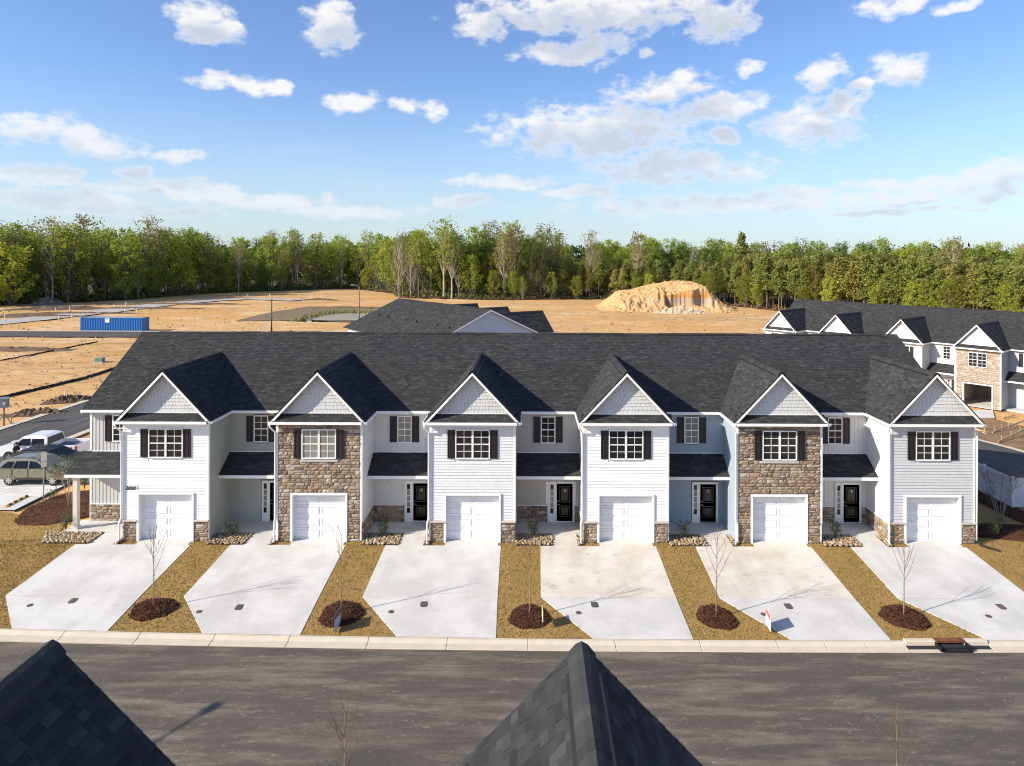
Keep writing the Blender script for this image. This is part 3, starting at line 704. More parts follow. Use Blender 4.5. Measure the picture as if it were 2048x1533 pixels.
def _dirt(g, pos, c):
    a = g.noise(g.vec('MULTIPLY', pos, (.6, 1.0, 1)), .05, 7, .62); c = g.mix(g.step(a, .42, .62), c, (.60, .32, .095))
    b = g.noise(g.vec('MULTIPLY', pos, (.55, 1.0, 1)), .10, 8, .66); c = g.mix(g.math('MULTIPLY', g.step(b, .48, .64), .75), c, (.72, .51, .29))
    d = g.noise(g.vec('MULTIPLY', pos, (.5, 1.1, 1)), .20, 8, .68); c = g.mix(g.math('MULTIPLY', g.step(d, .53, .70), .70), c, (.34, .20, .09))
    w = g.n('ShaderNodeTexWave', {'Vector': g.vec('MULTIPLY', pos, (.22, 1, 1)), 'Scale': .33, 'Distortion': 14.0, 'Detail': 4.0, 'Detail Scale': 1.2}).outputs[1]
    c = g.mix(g.math('MULTIPLY', g.step(w, .66, .97), .38), c, (.36, .215, .095))
    ln = g.n('ShaderNodeVectorRotate', {0: pos, 'Angle': .42}, rotation_type='Z_AXIS').outputs[0]
    for vv, sc_, ds in ((ln, .50, 3.5), (g.vec('MULTIPLY', pos, (1, .3, 1)), .22, 7.0)):
        t_ = g.n('ShaderNodeTexWave', {'Vector': vv, 'Scale': sc_, 'Distortion': ds, 'Detail': 3.0, 'Detail Scale': .6}, bands_direction='Y').outputs[1]
        c = g.mix(g.math('MULTIPLY', g.math('MULTIPLY', g.step(t_, .86, .99), g.step(g.noise(g.vec('MULTIPLY', pos, (.5, 1, 1)), .045, 3, .5), .48, .62)), .55), c, (.25, .155, .08))
    e = g.noise(pos, 1.6, 5, .7); return g.mix(g.math('MULTIPLY', g.step(e, .5, .8), .35), c, (.36, .23, .115))
M_dirt = mat('graded_sand', (.60, .365, .160), .95, bump=.5, bscale=2.2, extra=_dirt, spec=.2)
M_bank = mat('dry_bank', (.20, .145, .085), .95, var=.35, vscale=1.2, bump=.7, bscale=4, spec=.2)
M_gravel = mat('gravel', (.42, .38, .34), .95, var=.18, vscale=.8, fine=(9, .2), spec=.2)
M_mud = mat('red_mud', (.25, .155, .085), .95, var=.35, vscale=.9, bump=.8, bscale=7, spec=.2)
def _blade(g, pos, c):
    a = g.noise(pos, .8, 5, .65); c = g.mix(g.math('MULTIPLY', g.step(a, .50, .66), .50), c, (.19, .175, .05))
    b = g.noise(g.vec('ADD', pos, (31, 7, 0)), 1.3, 5, .65); return g.mix(g.math('MULTIPLY', g.step(b, .50, .68), .45), c, (.45, .25, .10))
def _lawn(g, pos, c):
    a = g.noise(g.vec('MULTIPLY', pos, (1.0, .8, 1)), .9, 6, .65); c = g.mix(g.step(a, .40, .62), c, (.37, .225, .085))
    b = g.noise(pos, 2.6, 5, .7); c = g.mix(g.math('MULTIPLY', g.step(b, .52, .72), .7), c, (.23, .18, .05))
    return g.mix(g.math('MULTIPLY', g.step(g.noise(pos, 24.0, 3, .6), .45, .75), .55), c, (.15, .11, .035))
M_lawn = mat('dormant_turf', (.32, .21, .065), .95, bump=1.0, bscale=45, extra=_lawn, spec=.15)
M_blade = mat('grass_blade', (.2, .14, .05), .8, island=True, rnd=[(.37,.24,.095),(.21,.155,.05),(.46,.32,.145),(.13,.115,.035),(.33,.20,.085),(.58,.44,.23),(.17,.12,.045),(.40,.28,.12)], var=.30, vscale=.9, trans=.25, spec=.2, extra=lambda g, p, c: _blade(g, p, c))
M_mulch = mat('bark_mulch', (.055, .024, .016), .95, island=True, rnd=[(.115,.046,.024),(.060,.025,.014),(.155,.070,.038),(.088,.035,.019),(.040,.018,.011)], bump=.6, bscale=60, spec=.2)
M_bark = mat('young_bark', (.27, .20, .145), .9, var=.25, vscale=9, spec=.2)
M_twig = mat('twig', (.16, .095, .065), .9, spec=.2)
M_leaf = mat('shrub_leaf', (.05, .09, .025), .55, island=True, rnd=[(.03,.07,.018),(.05,.10,.025),(.09,.15,.04),(.025,.05,.015)], trans=.3)
M_leaf_y = mat('shrub_leaf_bright', (.16, .22, .04), .55, island=True, rnd=[(.14,.20,.035),(.22,.27,.05),(.09,.15,.03)], trans=.3)

def ground():
    xs = sorted(set([-3000, -1800, -1000, -600, -400, -260, -200] + [-160 + 3 * i for i in range(108)] + [170, 200, 260, 400, 600, 1000, 1800, 3000]))
    ys = sorted(set([-400, -150, -80] + [-50 + 2.5 * i for i in range(108)] + [225 + 6 * i for i in range(25)] + [400, 500, 700, 1000, 1600, 2600, 4500]))
    rg = random.Random(4); nx = len(xs); v = []
    for y in ys:
        for x in xs:
            z = G(x, y) - .07
            if y < 0: z = min(z, .0734 * max(y, -7.9)) - .22
            if abs(x) < 170 and 20 < y < 300: z += rg.uniform(-.03, .03) * (1 if y < 60 else 3)
            v.append((x, y, z))
    f = [(j*nx+i, j*nx+i+1, (j+1)*nx+i+1, (j+1)*nx+i) for j in range(len(ys)-1) for i in range(nx-1)]
    b = MB(); b.add(v, f); tag(b.build('ground', M_dirt, smooth=True), kind='structure')
ground()
def ribbon(name, pts, w, m, dz=.05, step=3.0, kind='structure', thick=0.0, loc0=None):
    """a strip of constant width following the terrain"""
    pts = [Vector((p[0], p[1], 0)) for p in pts]; L = []
    for a, b in zip(pts[:-1], pts[1:]):
        n = max(1, int((b - a).length / step)); L += [a + (b - a) * i / n for i in range(n)]
    L.append(pts[-1]); b = MB(); vs = []; K = 5
    for i, p in enumerate(L):
        t = (L[min(i+1, len(L)-1)] - L[max(i-1, 0)]).normalized(); s = Vector((t.y, -t.x, 0))
        for k in range(K):
            q = p + s * w * (k / (K - 1) - .5); vs.append((q.x, q.y, G(q.x, q.y) + dz))
    b.add(vs, [(i*K+k, i*K+k+1, (i+1)*K+k+1, (i+1)*K+k) for i in range(len(L)-1) for k in range(K-1)])
    o = b.build(name, m, smooth=True)
    return tag(o, kind=kind) if kind else o
def patch(name, poly, m, dz=.03, kind='structure', step=2.0, jitter=0.0, label=None, cat=None):
    """flat-ish area: polygon filled with a grid that follows the terrain"""
    bm = bmesh.new(); vs = [bm.verts.new((x, y, 0)) for x, y in poly]; bm.faces.new(vs)
    for ax, lo, hi in ((0, min(p[0] for p in poly), max(p[0] for p in poly)), (1, min(p[1] for p in poly), max(p[1] for p in poly))):
        t = lo + step
        while t < hi:
            no = (1, 0, 0) if ax == 0 else (0, 1, 0); co = (t, 0, 0) if ax == 0 else (0, t, 0)
            bmesh.ops.bisect_plane(bm, geom=bm.verts[:] + bm.edges[:] + bm.faces[:], plane_co=co, plane_no=no); t += step
    rg = random.Random(1)
    for v in bm.verts: v.co.z = G(v.co.x, v.co.y) + dz + rg.uniform(-jitter, jitter)
    me = bpy.data.meshes.new(name); bm.to_mesh(me); bm.free(); me.materials.append(m)
    me.polygons.foreach_set('use_smooth', [True] * len(me.polygons))
    o = bpy.data.objects.new(name, me); COL.objects.link(o); return tag(o, label, cat, kind=kind)

# ------------------------------------------------------------------ the street in front
def street():
    b = MB(); xs = [-70 + 2 * i for i in range(71)]; rows = []
    for x in xs:
        ye = YC(max(-45, min(40, x))) - .66; prof = []
        for k in range(9):
            t = k / 8; y = ye + (-17.2 - ye) * t; prof.append((x, y, -.70 + .14 * math.sin(math.pi * t)))
        rows.append(prof)
    vs = [p for r in rows for p in r]; b.add(vs, [(i*9+k, i*9+k+1, (i+1)*9+k+1, (i+1)*9+k) for i in range(len(xs)-1) for k in range(8)])
    for i, f in enumerate(b.f): b.f[i] = f[::-1]
    tag(b.build('street', M_asph, smooth=True), kind='structure')
    # rolled kerb in cast sections
    root = bpy.data.objects.new('kerb', None); COL.objects.link(root); tag(root, kind='structure')
    jx = [P(x, 1275, -.6).x for x in (119, 275, 428, 580, 739, 896, 1056, 1228, 1395, 1547, 1640, 1720)]
    jx = [jx[0] - 3.05 * k for k in range(9, 0, -1)] + jx + [P(1803, 1280, -.6).x, P(1866, 1280, -.6).x, P(1920, 1280, -.6).x, P(1967, 1280, -.6).x] + [P(1967, 1280, -.6).x + 3.05 * k for k in range(1, 8)]
    stand = (P(1800, 1280, -.6).x, P(1970, 1280, -.6).x); inl = (P(1862, 1280, -.6).x, P(1922, 1280, -.6).x)
    for a, c in zip(jx[:-1], jx[1:]):
        mid = (a + c) / 2; st = stand[0] - .1 < mid < stand[1] + .1; hole = inl[0] - .1 < mid < inl[1] + .1
        if hole: continue
        prof = [(-.66, -.30), (-.66, -.095), (-.30, -.085), (-.13, .0), (.0, .0), (0, -.30)] if not st else [(-.66, -.30), (-.66, -.10), (-.24, -.12), (-.20, .06), (-.15, .085), (.0, .085), (0, -.30)]
        s = MB(); n = 3; vs = []; m = len(prof)
        for i in range(n + 1):
            x = a + .008 + (c - a - .016) * i / n; yc = YC(x); z0 = .0734 * yc
            vs += [(x, yc + py, z0 + pz) for py, pz in prof]
        fs = [(i*m+k, i*m+(k+1) % m, (i+1)*m+(k+1) % m, (i+1)*m+k) for i in range(n) for k in range(m)] + [tuple(range(m-1, -1, -1)), tuple(range(n*m, n*m+m))]
        s.add(vs, [f[::-1] for f in fs]); bevel(s.build('kerb_section', M_kerb, root), .012)
    # dark joint filler beneath
    s = MB(); xs2 = [jx[0] + (jx[-1] - jx[0]) * i / 40 for i in range(41)]
    vs = [q for x in xs2 for q in ((x, YC(x) - .64, .0734*YC(x) - .13), (x, YC(x) - .01, .0734*YC(x) - .06))]
    s.add(vs, [(2*i, 2*i+2, 2*i+3, 2*i+1) for i in range(40)]); s.build('joint_filler', M_felt, root)
    # storm drain
    x0, x1 = inl; yc = YC((x0 + x1) / 2); z0 = .0734 * yc; w = x1 - x0; xc = (x0 + x1) / 2
    T = thing('storm_drain', 'rusty curb inlet hood with black iron grate set in the kerb', 'storm drain', (xc, yc, z0))
    rust = mat('rusty_iron', (.19, .065, .03), .8, var=.45, vscale=5, bump=.4, metal=.2); iron = mat('black_iron', (.012, .011, .011), .6, metal=.3, var=.3, vscale=7)
    b = MB(); b.box(-w/2, w/2, -.20, .02, .05, .10); b.box(-w/2, w/2, -.20, -.17, -.0, .05); bevel(b.build('hood', rust, T), .01)
    b = MB(); b.box(-w/2 - .02, -w/2 + .03, -.66, 0, -.2, .05); b.box(w/2 - .03, w/2 + .02, -.66, 0, -.2, .05); b.box(-w/2, w/2, -.04, 0, -.3, .05); b.box(-w/2, w/2, -.68, .0, -.34, -.32); b.build('throat', iron, T)
    for k in range(9):
        b = MB(); x = -w/2 + .06 + k * (w - .12) / 8; b.box(x - .018, x + .018, -.62, -.22, -.125, -.095); b.build('grate_bar', iron, T)
    for y in (-.64, -.42, -.2):
        b = MB(); b.box(-w/2 + .03, w/2 - .03, y - .02, y + .02, -.13, -.092); b.build('grate_bar', iron, T)
street()
def grit():
    b = MB(); r = random.Random(31)
    for _ in range(800):
        x, y = r.uniform(-22, 20), r.uniform(-15.5, -8.7); t = (y + 8.6) / -8.6; z = -.70 + .14 * math.sin(math.pi * max(0, min(1, t))) + .004
        s = r.uniform(.006, .018) * (2.0 if r.random() < .05 else 1); a = r.uniform(0, 6.28); q = [Vector((x + s * math.cos(a + k * 2.1) * r.uniform(.7, 1.6), y + s * math.sin(a + k * 2.1), z)) for k in range(3)]
        b.add(q + [Vector((x, y, z + s * .5))], [(0, 1, 3), (1, 2, 3), (2, 0, 3)])
    tag(b.build('road_grit', mat('grit', (.5, .45, .37), .9, island=True, rnd=[(.40,.34,.27),(.30,.26,.21),(.50,.45,.37),(.36,.29,.20)])), kind='stuff')
grit()

# ------------------------------------------------------------------ driveways, walks, lawn
NU = 6; GC = [1.03 + 7.92 * (i - 2.5) for i in range(NU)]
DRIVE = []                                            # polygons kept clear of grass
ords = ['leftmost', 'second from left', 'third from left', 'third from right', 'second from right', 'rightmost']
for i, gx in enumerate(GC):
    root = bpy.data.objects.new('driveway', None); COL.objects.link(root); tag(root, kind='structure')
    up = [(gx + 1.55, -5.0), (gx + 1.5, .24), (gx - 2.28, -.02), (gx - 2.42, -.4), (gx - 4.4, -.4), (gx - 4.45, -5.0)]
    up = [(gx - 4.45, -4.972), (gx + 1.55, -4.972), (gx + 1.5, -.42), (gx - 4.4, -.42)]
    lo = [(gx - 4.45, -5.0)] + [(gx - 4.45 + (4.45 - 2.4) * t, -5.0 + (YC(gx - 2.4) + .01 + 5.0) * t) for t in (.5, 1)] + [(gx + d, YC(gx + d) + .01) for d in (-1, .4)] + [(gx + 1.62, YC(gx + 1.62) + .01), (gx + 1.55, -5.0)]
    top = [(gx - 1.36, -.405), (gx + 1.36, -.405), (gx + 1.36, .27), (gx - 1.36, .27)]
    # forecourt between driveway and porch
    walk = [(gx - 3.75, -.405), (gx - 2.48, -.405), (gx - 2.48, .94), (gx - 3.72, .94)]
    zf = lambda x, y: .0734 * min(y, 0.2) + .022
    K = 1 if i in (3, 4) else 0
    for nm, pl, kk in (('concrete_slab', up, K), ('concrete_apron', lo, 2 if i in (3, 4) else 0), ('concrete_threshold', top, K), ('concrete_walk', walk, K)):
        b = MB(); b.prism(pl, lambda x, y: zf(x, y) - .16, zf); bevel(b.build(nm, CONC(kk), root), .008)
    DRIVE += [up, lo, walk]
def seg(gx0, gx1): pass
def in_poly(x, y, pl):
    c = False; n = len(pl)
    for i in range(n):
        (x0, y0), (x1, y1) = pl[i], pl[(i+1) % n]
        if (y0 > y) != (y1 > y) and x < (x1 - x0) * (y - y0) / (y1 - y0) + x0: c = not c
    return c
lawn_poly = [(-34, YC(-34) + .0)] + [(x, YC(x) + .005) for x in range(-32, 34, 2)] + [(36, YC(36)), (36, 1.2), (30, 2.0), (23.6, .6), (23.1, .1), (-21.0, .1), (-24.8, .5), (-25.6, 2.4), (-27.5, 2.9), (-30, 4.2), (-34, 4.4), (-42, 4.5), (-42, YC(-40))]
patch('lawn', lawn_poly, M_lawn, .0, 'stuff', 1.0)
def grass():
    rg = np.random.default_rng(3); V = []; xs = []
    pts = []
    bands = [(-31, 26.5, -8, .2, 85000), (-34, -21, -8, 4.4, 16000), (23, 34, -8, 2.5, 12000)]
    for x0, x1, y0, y1, n in bands:
        x = rg.uniform(x0, x1, n); y = rg.uniform(y0, y1, n)
        for a, c in zip(x, y):
            if not in_poly(a, c, lawn_poly) or c < YC(a) + .03: continue
            if any(abs(a - (g - 1.4)) < 3.3 and ((-4.46 < a - g < 1.56 and -5.06 < c < -.36) or in_poly(a, c, DRIVE[3*k+1]) or (c > -.45 and (abs(a - g) < 1.45 or -3.8 < a - g < -2.4))) for k, g in enumerate(GC)): continue
            if c > -.02 and -24 < a < 23.1: continue
            if any((a - mx) ** 2 + (c - my) ** 2 < mr * mr for mx, my, mr in RINGS): continue
            pts.append((a, c))
    p = np.array(pts); n = len(p); ang = rg.uniform(0, 2*np.pi, n); h = rg.uniform(.025, .08, n); w = rg.uniform(.013, .028, n); ln = rg.uniform(-.05, .05, (n, 2))
    z = np.array([G(a, c) for a, c in pts]); v = np.zeros((n, 3, 3))
    v[:, 0, 0] = p[:, 0] - np.cos(ang)*w; v[:, 0, 1] = p[:, 1] - np.sin(ang)*w; v[:, 1, 0] = p[:, 0] + np.cos(ang)*w; v[:, 1, 1] = p[:, 1] + np.sin(ang)*w
    v[:, 2, 0] = p[:, 0] + ln[:, 0]; v[:, 2, 1] = p[:, 1] + ln[:, 1]; v[:, 0, 2] = v[:, 1, 2] = z - .005; v[:, 2, 2] = z + h
    me = bpy.data.meshes.new('grass'); me.vertices.add(3*n); me.vertices.foreach_set('co', v.ravel()); me.loops.add(3*n); me.loops.foreach_set('vertex_index', np.arange(3*n))
    me.polygons.add(n); me.polygons.foreach_set('loop_start', np.arange(0, 3*n, 3)); me.update(); me.materials.append(M_blade)
    o = bpy.data.objects.new('grass', me); COL.objects.link(o); tag(o, kind='stuff')
RING_PX = [(307, 1219), (683, 1229), (1059, 1235), (1433, 1236), (1808, 1236)]
RINGS = []
for q in RING_PX:
    p = PG(*q); RINGS.append((p.x, p.y, .94))
grass()

def chips(acc, n, f, size=.05, seed=1):
    rg = random.Random(seed)
    for _ in range(n):
        p = f(rg); a = rg.uniform(0, 6.28); t = rg.uniform(-.6, .6); L = rg.uniform(.5, 1.5) * size; w = size * rg.uniform(.2, .45)
        u = Vector((math.cos(a), math.sin(a), t)) * L; s = Vector((-math.sin(a), math.cos(a), rg.uniform(-.5, .5))) * w; p = Vector(p)
        acc.add([p - u - s, p + u - s, p + u + s, p - u + s], [(0, 1, 2, 3)])
def mulch_mound(name, label, cx, cy, rx, ry, h, rot=0.0, seed=1, group=None, n=1500, rim=True):
    T = MB(); rg = random.Random(seed); K, M = 8, 40; vs = []
    def pt(t, a):
        q = t * (1 + .05 * math.sin(3*a + seed) + .03 * math.sin(7*a)); x, y = rx*q*math.cos(a), ry*q*math.sin(a)
        X, Y = cx + x*math.cos(rot) - y*math.sin(rot), cy + x*math.sin(rot) + y*math.cos(rot)
        zz = h * (max(0, 1 - t**2.6)) * (1 - .35 * math.exp(-(t*4)**2)) + .01
        return Vector((X, Y, G(X, Y) + zz))
    for k in range(K + 1):
        for m in range(M): vs.append(pt(k / K + .001, 2*math.pi*m/M) + Vector((0, 0, rg.uniform(-.01, .01))))
    T.add(vs, [(k*M+m, (k+1)*M+m, (k+1)*M+(m+1) % M, k*M+(m+1) % M) for k in range(K) for m in range(M)])
    chips(T, n, lambda r: pt(math.sqrt(r.random()) * 1.02, r.uniform(0, 6.28)) + Vector((0, 0, r.uniform(0, .03))), .05, seed)
    o = T.build(name, M_mulch); return tag(o, label, 'mulch', group)
near = ['the leftmost sapling', 'the sapling beside the blue yard sign', 'the sapling beside the yellow yard sign', 'the sapling left of the red and white yard sign', 'the rightmost sapling']
for i, (x, y, r) in enumerate(RINGS):
    mulch_mound('mulch_ring', 'round brown mulch mound under %s' % near[i], x, y, r * (1.0, .97, .9, .93, 1.0)[i], r * (.86, .95, .9, .82, .92)[i], (.15, .2, .17, .14, .18)[i], i * .7, i * 3 + 1, 'mulch rings in the front lawn', 1700)

# ------------------------------------------------------------------ woody plants
def branch_tree(seed, h, r0, first=.42, n_br=9, spread=.42, sub=4, lean=0.0, up=.75, twig=.5):
    """bare young tree: leader plus ascending branches with side twigs"""
    rg = random.Random(seed); tr = MB(); br = MB(); pts = []
    wob = Vector((rg.uniform(-1, 1), rg.uniform(-1, 1), 0)) * .02
    for i in range(9):
        t = i / 8; pts.append(Vector((lean * t * h + wob.x * math.sin(t * 6), wob.y * math.sin(t * 5), t * h)))
    tr.tube(pts, [r0 * (1 - .88 * i / 8) for i in range(9)], 7)
    at = lambda t: pts[int(t*8)].lerp(pts[min(8, int(t*8) + 1)], t*8 - int(t*8))
    for k in range(n_br):
        t = first + (.93 - first) * (k + rg.uniform(0, .6)) / n_br; p = at(min(.98, t)); a = k * 2.4 + rg.uniform(-.5, .5)
        L = h * (1 - t) * rg.uniform(.75, 1.1) * .8 + .25; d = Vector((math.cos(a) * spread, math.sin(a) * spread, up)).normalized()
        q = [p]
        for j in range(5):
            d = (d + Vector((rg.uniform(-.08, .08), rg.uniform(-.08, .08), .10))).normalized(); q.append(q[-1] + d * L / 5)
        rb = r0 * .38 * (1 - t * .5); br.tube(q, [rb * (1 - .8 * j / 5) + .0015 for j in range(6)], 5)
        for j in range(sub):
            s = q[rg.randrange(1, 5)]; dd = (d + Vector((rg.uniform(-.8, .8), rg.uniform(-.8, .8), rg.uniform(-.1, .4)))).normalized(); l2 = L * rg.uniform(.2, twig)
            br.tube([s, s + dd * l2 * .5, s + dd * l2 + Vector((0, 0, l2 * .12))], [rb * .45, rb * .3, .0015], 4)
    return tr, br
def sapling(label, x, y, h, seed, group='young street trees', r0=.035, z=None, **kw):
    T = thing('sapling_tree', label, 'tree', (x, y, G(x, y) + .1 if z is None else z), 0, group)
    tr, br = branch_tree(seed, h, r0, **kw); tr.build('trunk', M_bark, T, True); br.build('branches', M_twig, T)
    b = MB(); b.tube([(0.05, 0, h * .40), (-.05, .0, h * .40), (.0, .05, h * .41), (.05, 0, h * .40)], .008, 5); b.build('tie', mat('red_tie', (.25, .05, .03), .6), T)
    return T
sap = [(.0, 'bare sapling with many upright branches before the white left garage', 3.4, 10), (0, 'thin bare sapling behind the blue yard sign', 3.7, 8), (0, 'bare sapling behind the yellow yard sign', 3.5, 8), (0, 'bare sapling on the lawn between the two stained driveways', 3.6, 9), (0, 'bare sapling in front of the gray rightmost garage', 3.3, 10)]
for i, (x, y, r) in enumerate(RINGS): sapling(sap[i][1], x, y, sap[i][2], 40 + i, n_br=sap[i][3], r0=.030)
sapling('bare sapling top rising from below the left of the foreground roof gap', -4.55, -18.4, 4.45, 60, r0=.032, z=-.5, n_br=8, first=.55)
sapling('bare reddish sapling top at the lower right over the road', 9.12, -18.4, 4.2, 61, r0=.032, z=-.5, n_br=8, first=.55)

def leaf_blob(acc, c, rad, n, size, seed, flat=1.0):
    rg = random.Random(seed)
    for _ in range(n):
        while True:
            q = Vector((rg.uniform(-1, 1), rg.uniform(-1, 1), rg.uniform(-1, 1)))
            if q.length < 1: break
        p = Vector(c) + Vector((q.x * rad[0], q.y * rad[1], q.z * rad[2])); s = size * rg.uniform(.6, 1.3)
        a = Vector((rg.gauss(0, 1), rg.gauss(0, 1), rg.gauss(0, 1))).normalized(); b = a.orthogonal().normalized()
        acc.add([p - a*s, p - b*s*.45, p + a*s, p + b*s*.45], [(0, 1, 2, 3)])
def shrub(label, x, y, h, w, seed, m=None, group='young foundation shrubs', n=330, z=None, open_=.0):
    T = thing('shrub', label, 'shrub', (x, y, G(x, y) if z is None else z), 0, group); rg = random.Random(seed); st = MB(); lf = MB()
    for k in range(9):
        a = k * 2.4; d = Vector((math.cos(a) * w * rg.uniform(.1, .5), math.sin(a) * w * rg.uniform(.1, .5), h * rg.uniform(.65, 1.0)))
        st.tube([(0, 0, 0), d * .5 + Vector((0, 0, h*.06)), d], [.012, .008, .003], 4)
        leaf_blob(lf, d * .62, (w*.22, w*.22, h*.30), int(n / 9 * (1 - open_)), .034, seed * 31 + k)
        leaf_blob(lf, d, (w*.10, w*.10, h*.10), 9, .03, seed * 57 + k)
    st.build('stems', M_twig, T); lf.build('foliage', m or M_leaf, T); return T
def myrtle(label, x, y, h, w, seed, leafy=None, z=None, bark=None):
    T = thing('crape_myrtle', label, 'tree', (x, y, G(x, y) if z is None else z)); rg = random.Random(seed); st = MB(); tw = MB(); lf = MB()
    for k in range(7):
        a = k * .9 + rg.uniform(-.3, .3); top = Vector((math.cos(a) * w * .5 * rg.uniform(.5, 1), math.sin(a) * w * .5 * rg.uniform(.5, 1), h * rg.uniform(.75, .95)))
        p = [Vector((math.cos(a)*.06, math.sin(a)*.06, 0)), top * .3 + Vector((0, 0, h*.08)), top * .65 + Vector((0, 0, h*.05)), top]
        st.tube(p, [.026, .02, .014, .006], 6)
        for j in range(16):
            t = rg.uniform(.5, 1); s = p[1].lerp(p[3], t); L = h * rg.uniform(.10, .26)
            d = Vector((rg.uniform(-1, 1), rg.uniform(-1, 1), rg.uniform(.1, 1))).normalized(); e = s + d * L; tw.tube([s, s + d*L*.5, e], [.006, .004, .0015], 4)
            for _ in range(4):
                d2 = (d + Vector((rg.uniform(-1, 1), rg.uniform(-1, 1), rg.uniform(-.2, .8)))).normalized(); q = s + d * L * rg.uniform(.3, 1); tw.tube([q, q + d2 * L * .5], [.003, .001], 3)
                if leafy: leaf_blob(lf, q + d2 * L * .4, (.10, .10, .10), 5, .035, rg.randrange(9999))
    st.build('stems', bark or M_bark, T, True); tw.build('twigs', M_twig, T)
    if leafy: lf.build('foliage', leafy, T)
    return T
# ------------------------------------------------------------------ the row of six townhouses
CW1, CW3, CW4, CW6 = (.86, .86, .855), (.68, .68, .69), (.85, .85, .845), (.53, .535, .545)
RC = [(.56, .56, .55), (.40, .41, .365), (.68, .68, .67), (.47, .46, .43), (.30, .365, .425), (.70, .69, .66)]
ROWG = 'townhouses in the front row'
spec = [dict(label='end townhouse with bright white lap siding, house number 2000 and porch post', wing='lap', wing_c=CW1, rec='batten', rec_stone=True, left=-24.25 - GC[0], left_end=True, roof_left=-24.55 - GC[0]),
        dict(label='stone-fronted townhouse beside the gray-green porch, second from left', wing='stone', rec='lap', rec_stone=False, door_letter='B', blind=1),
        dict(label='light gray lap-sided townhouse with front door lettered C', wing='lap', wing_c=CW3, rec='batten', rec_stone=True, door_letter='C', rblind=1),
        dict(label='white lap-sided townhouse with front door lettered D', wing='lap', wing_c=CW4, rec='batten', rec_stone=True, door_letter='D'),
        dict(label='stone-fronted townhouse with blue-sided porch and door lettered E', wing='stone', rec='lap', rec_stone=False, door_letter='E', rblind=1),
        dict(label='darker gray lap-sided end townhouse with front door lettered F', wing='lap', wing_c=CW6, rec='batten', rec_stone=True, door_letter='F', right_end=True)]
HOUSE = []
for i, s in enumerate(spec):
    T = townhouse('townhouse', s.pop('label'), ROWG, (GC[i], 0, 0), 0.0, rec_c=RC[i], seed=11 + 7*i, base=True, **s); HOUSE.append(T)
    if i < 5: right_side(T, RC[i + 1], (i + 1) not in (1, 4), 100 + i)
inst('house_number', text_mesh('2000', mat('number_black', (.02, .02, .022), .4), .27, .25), HOUSE[0], (-1.83, -.04, 2.72), (1, 1, 1), (R(90), 0, 0))
inst('house_number', text_mesh('A\nF', MATS['number_black'], .12, .2), HOUSE[0], (-1.44, -.04, 2.74), (1, 1, 1), (R(90), 0, 0))
b = MB(); b.tube([(HW + .06, -.12, .2), (HW + .1, -.3, .06), (HW + .75, -.85, -.02)], .055, 8); b.build('drain_hose', M_black, HOUSE[5])
b = MB(); b.tube([(HW + .05, -.09, ZE - .5), (HW + .05, -.09, .2)], .045, 8); b.build('downspout', M_white, HOUSE[5], True)

# rock beds beside the porches
def rock_meshes():
    out = []; rg = random.Random(9); mr = mat('river_rock', (.42, .31, .19), .7, rnd=[(.38,.27,.155),(.26,.18,.105),(.46,.35,.22),(.31,.21,.115),(.20,.155,.115),(.50,.41,.29),(.36,.245,.135)], bump=.3, bscale=30)
    for k in range(7):
        bm = bmesh.new(); bmesh.ops.create_icosphere(bm, subdivisions=2 if k < 3 else 1, radius=1)
        d = [Vector((rg.gauss(0, 1), rg.gauss(0, 1), rg.gauss(0, 1))).normalized() for _ in range(5)]
        for v in bm.verts:
            v.co *= 1 + .16 * sum(max(0, v.co.normalized().dot(q)) ** 3 for q in d) - .1
        me = bpy.data.meshes.new('rock'); bm.to_mesh(me); bm.free(); me.materials.append(mr); me.polygons.foreach_set('use_smooth', [True]*len(me.polygons)); out.append(me)
    return out
ROCKS = rock_meshes()
M_bed = mat('bed_soil', (.10, .07, .045), .95, var=.3, vscale=5, bump=.6)
bedname = ['beside the left porch post', 'beside the gray-green porch', 'beside door C', 'beside door D', 'beside the blue porch of door E', 'beside door F']
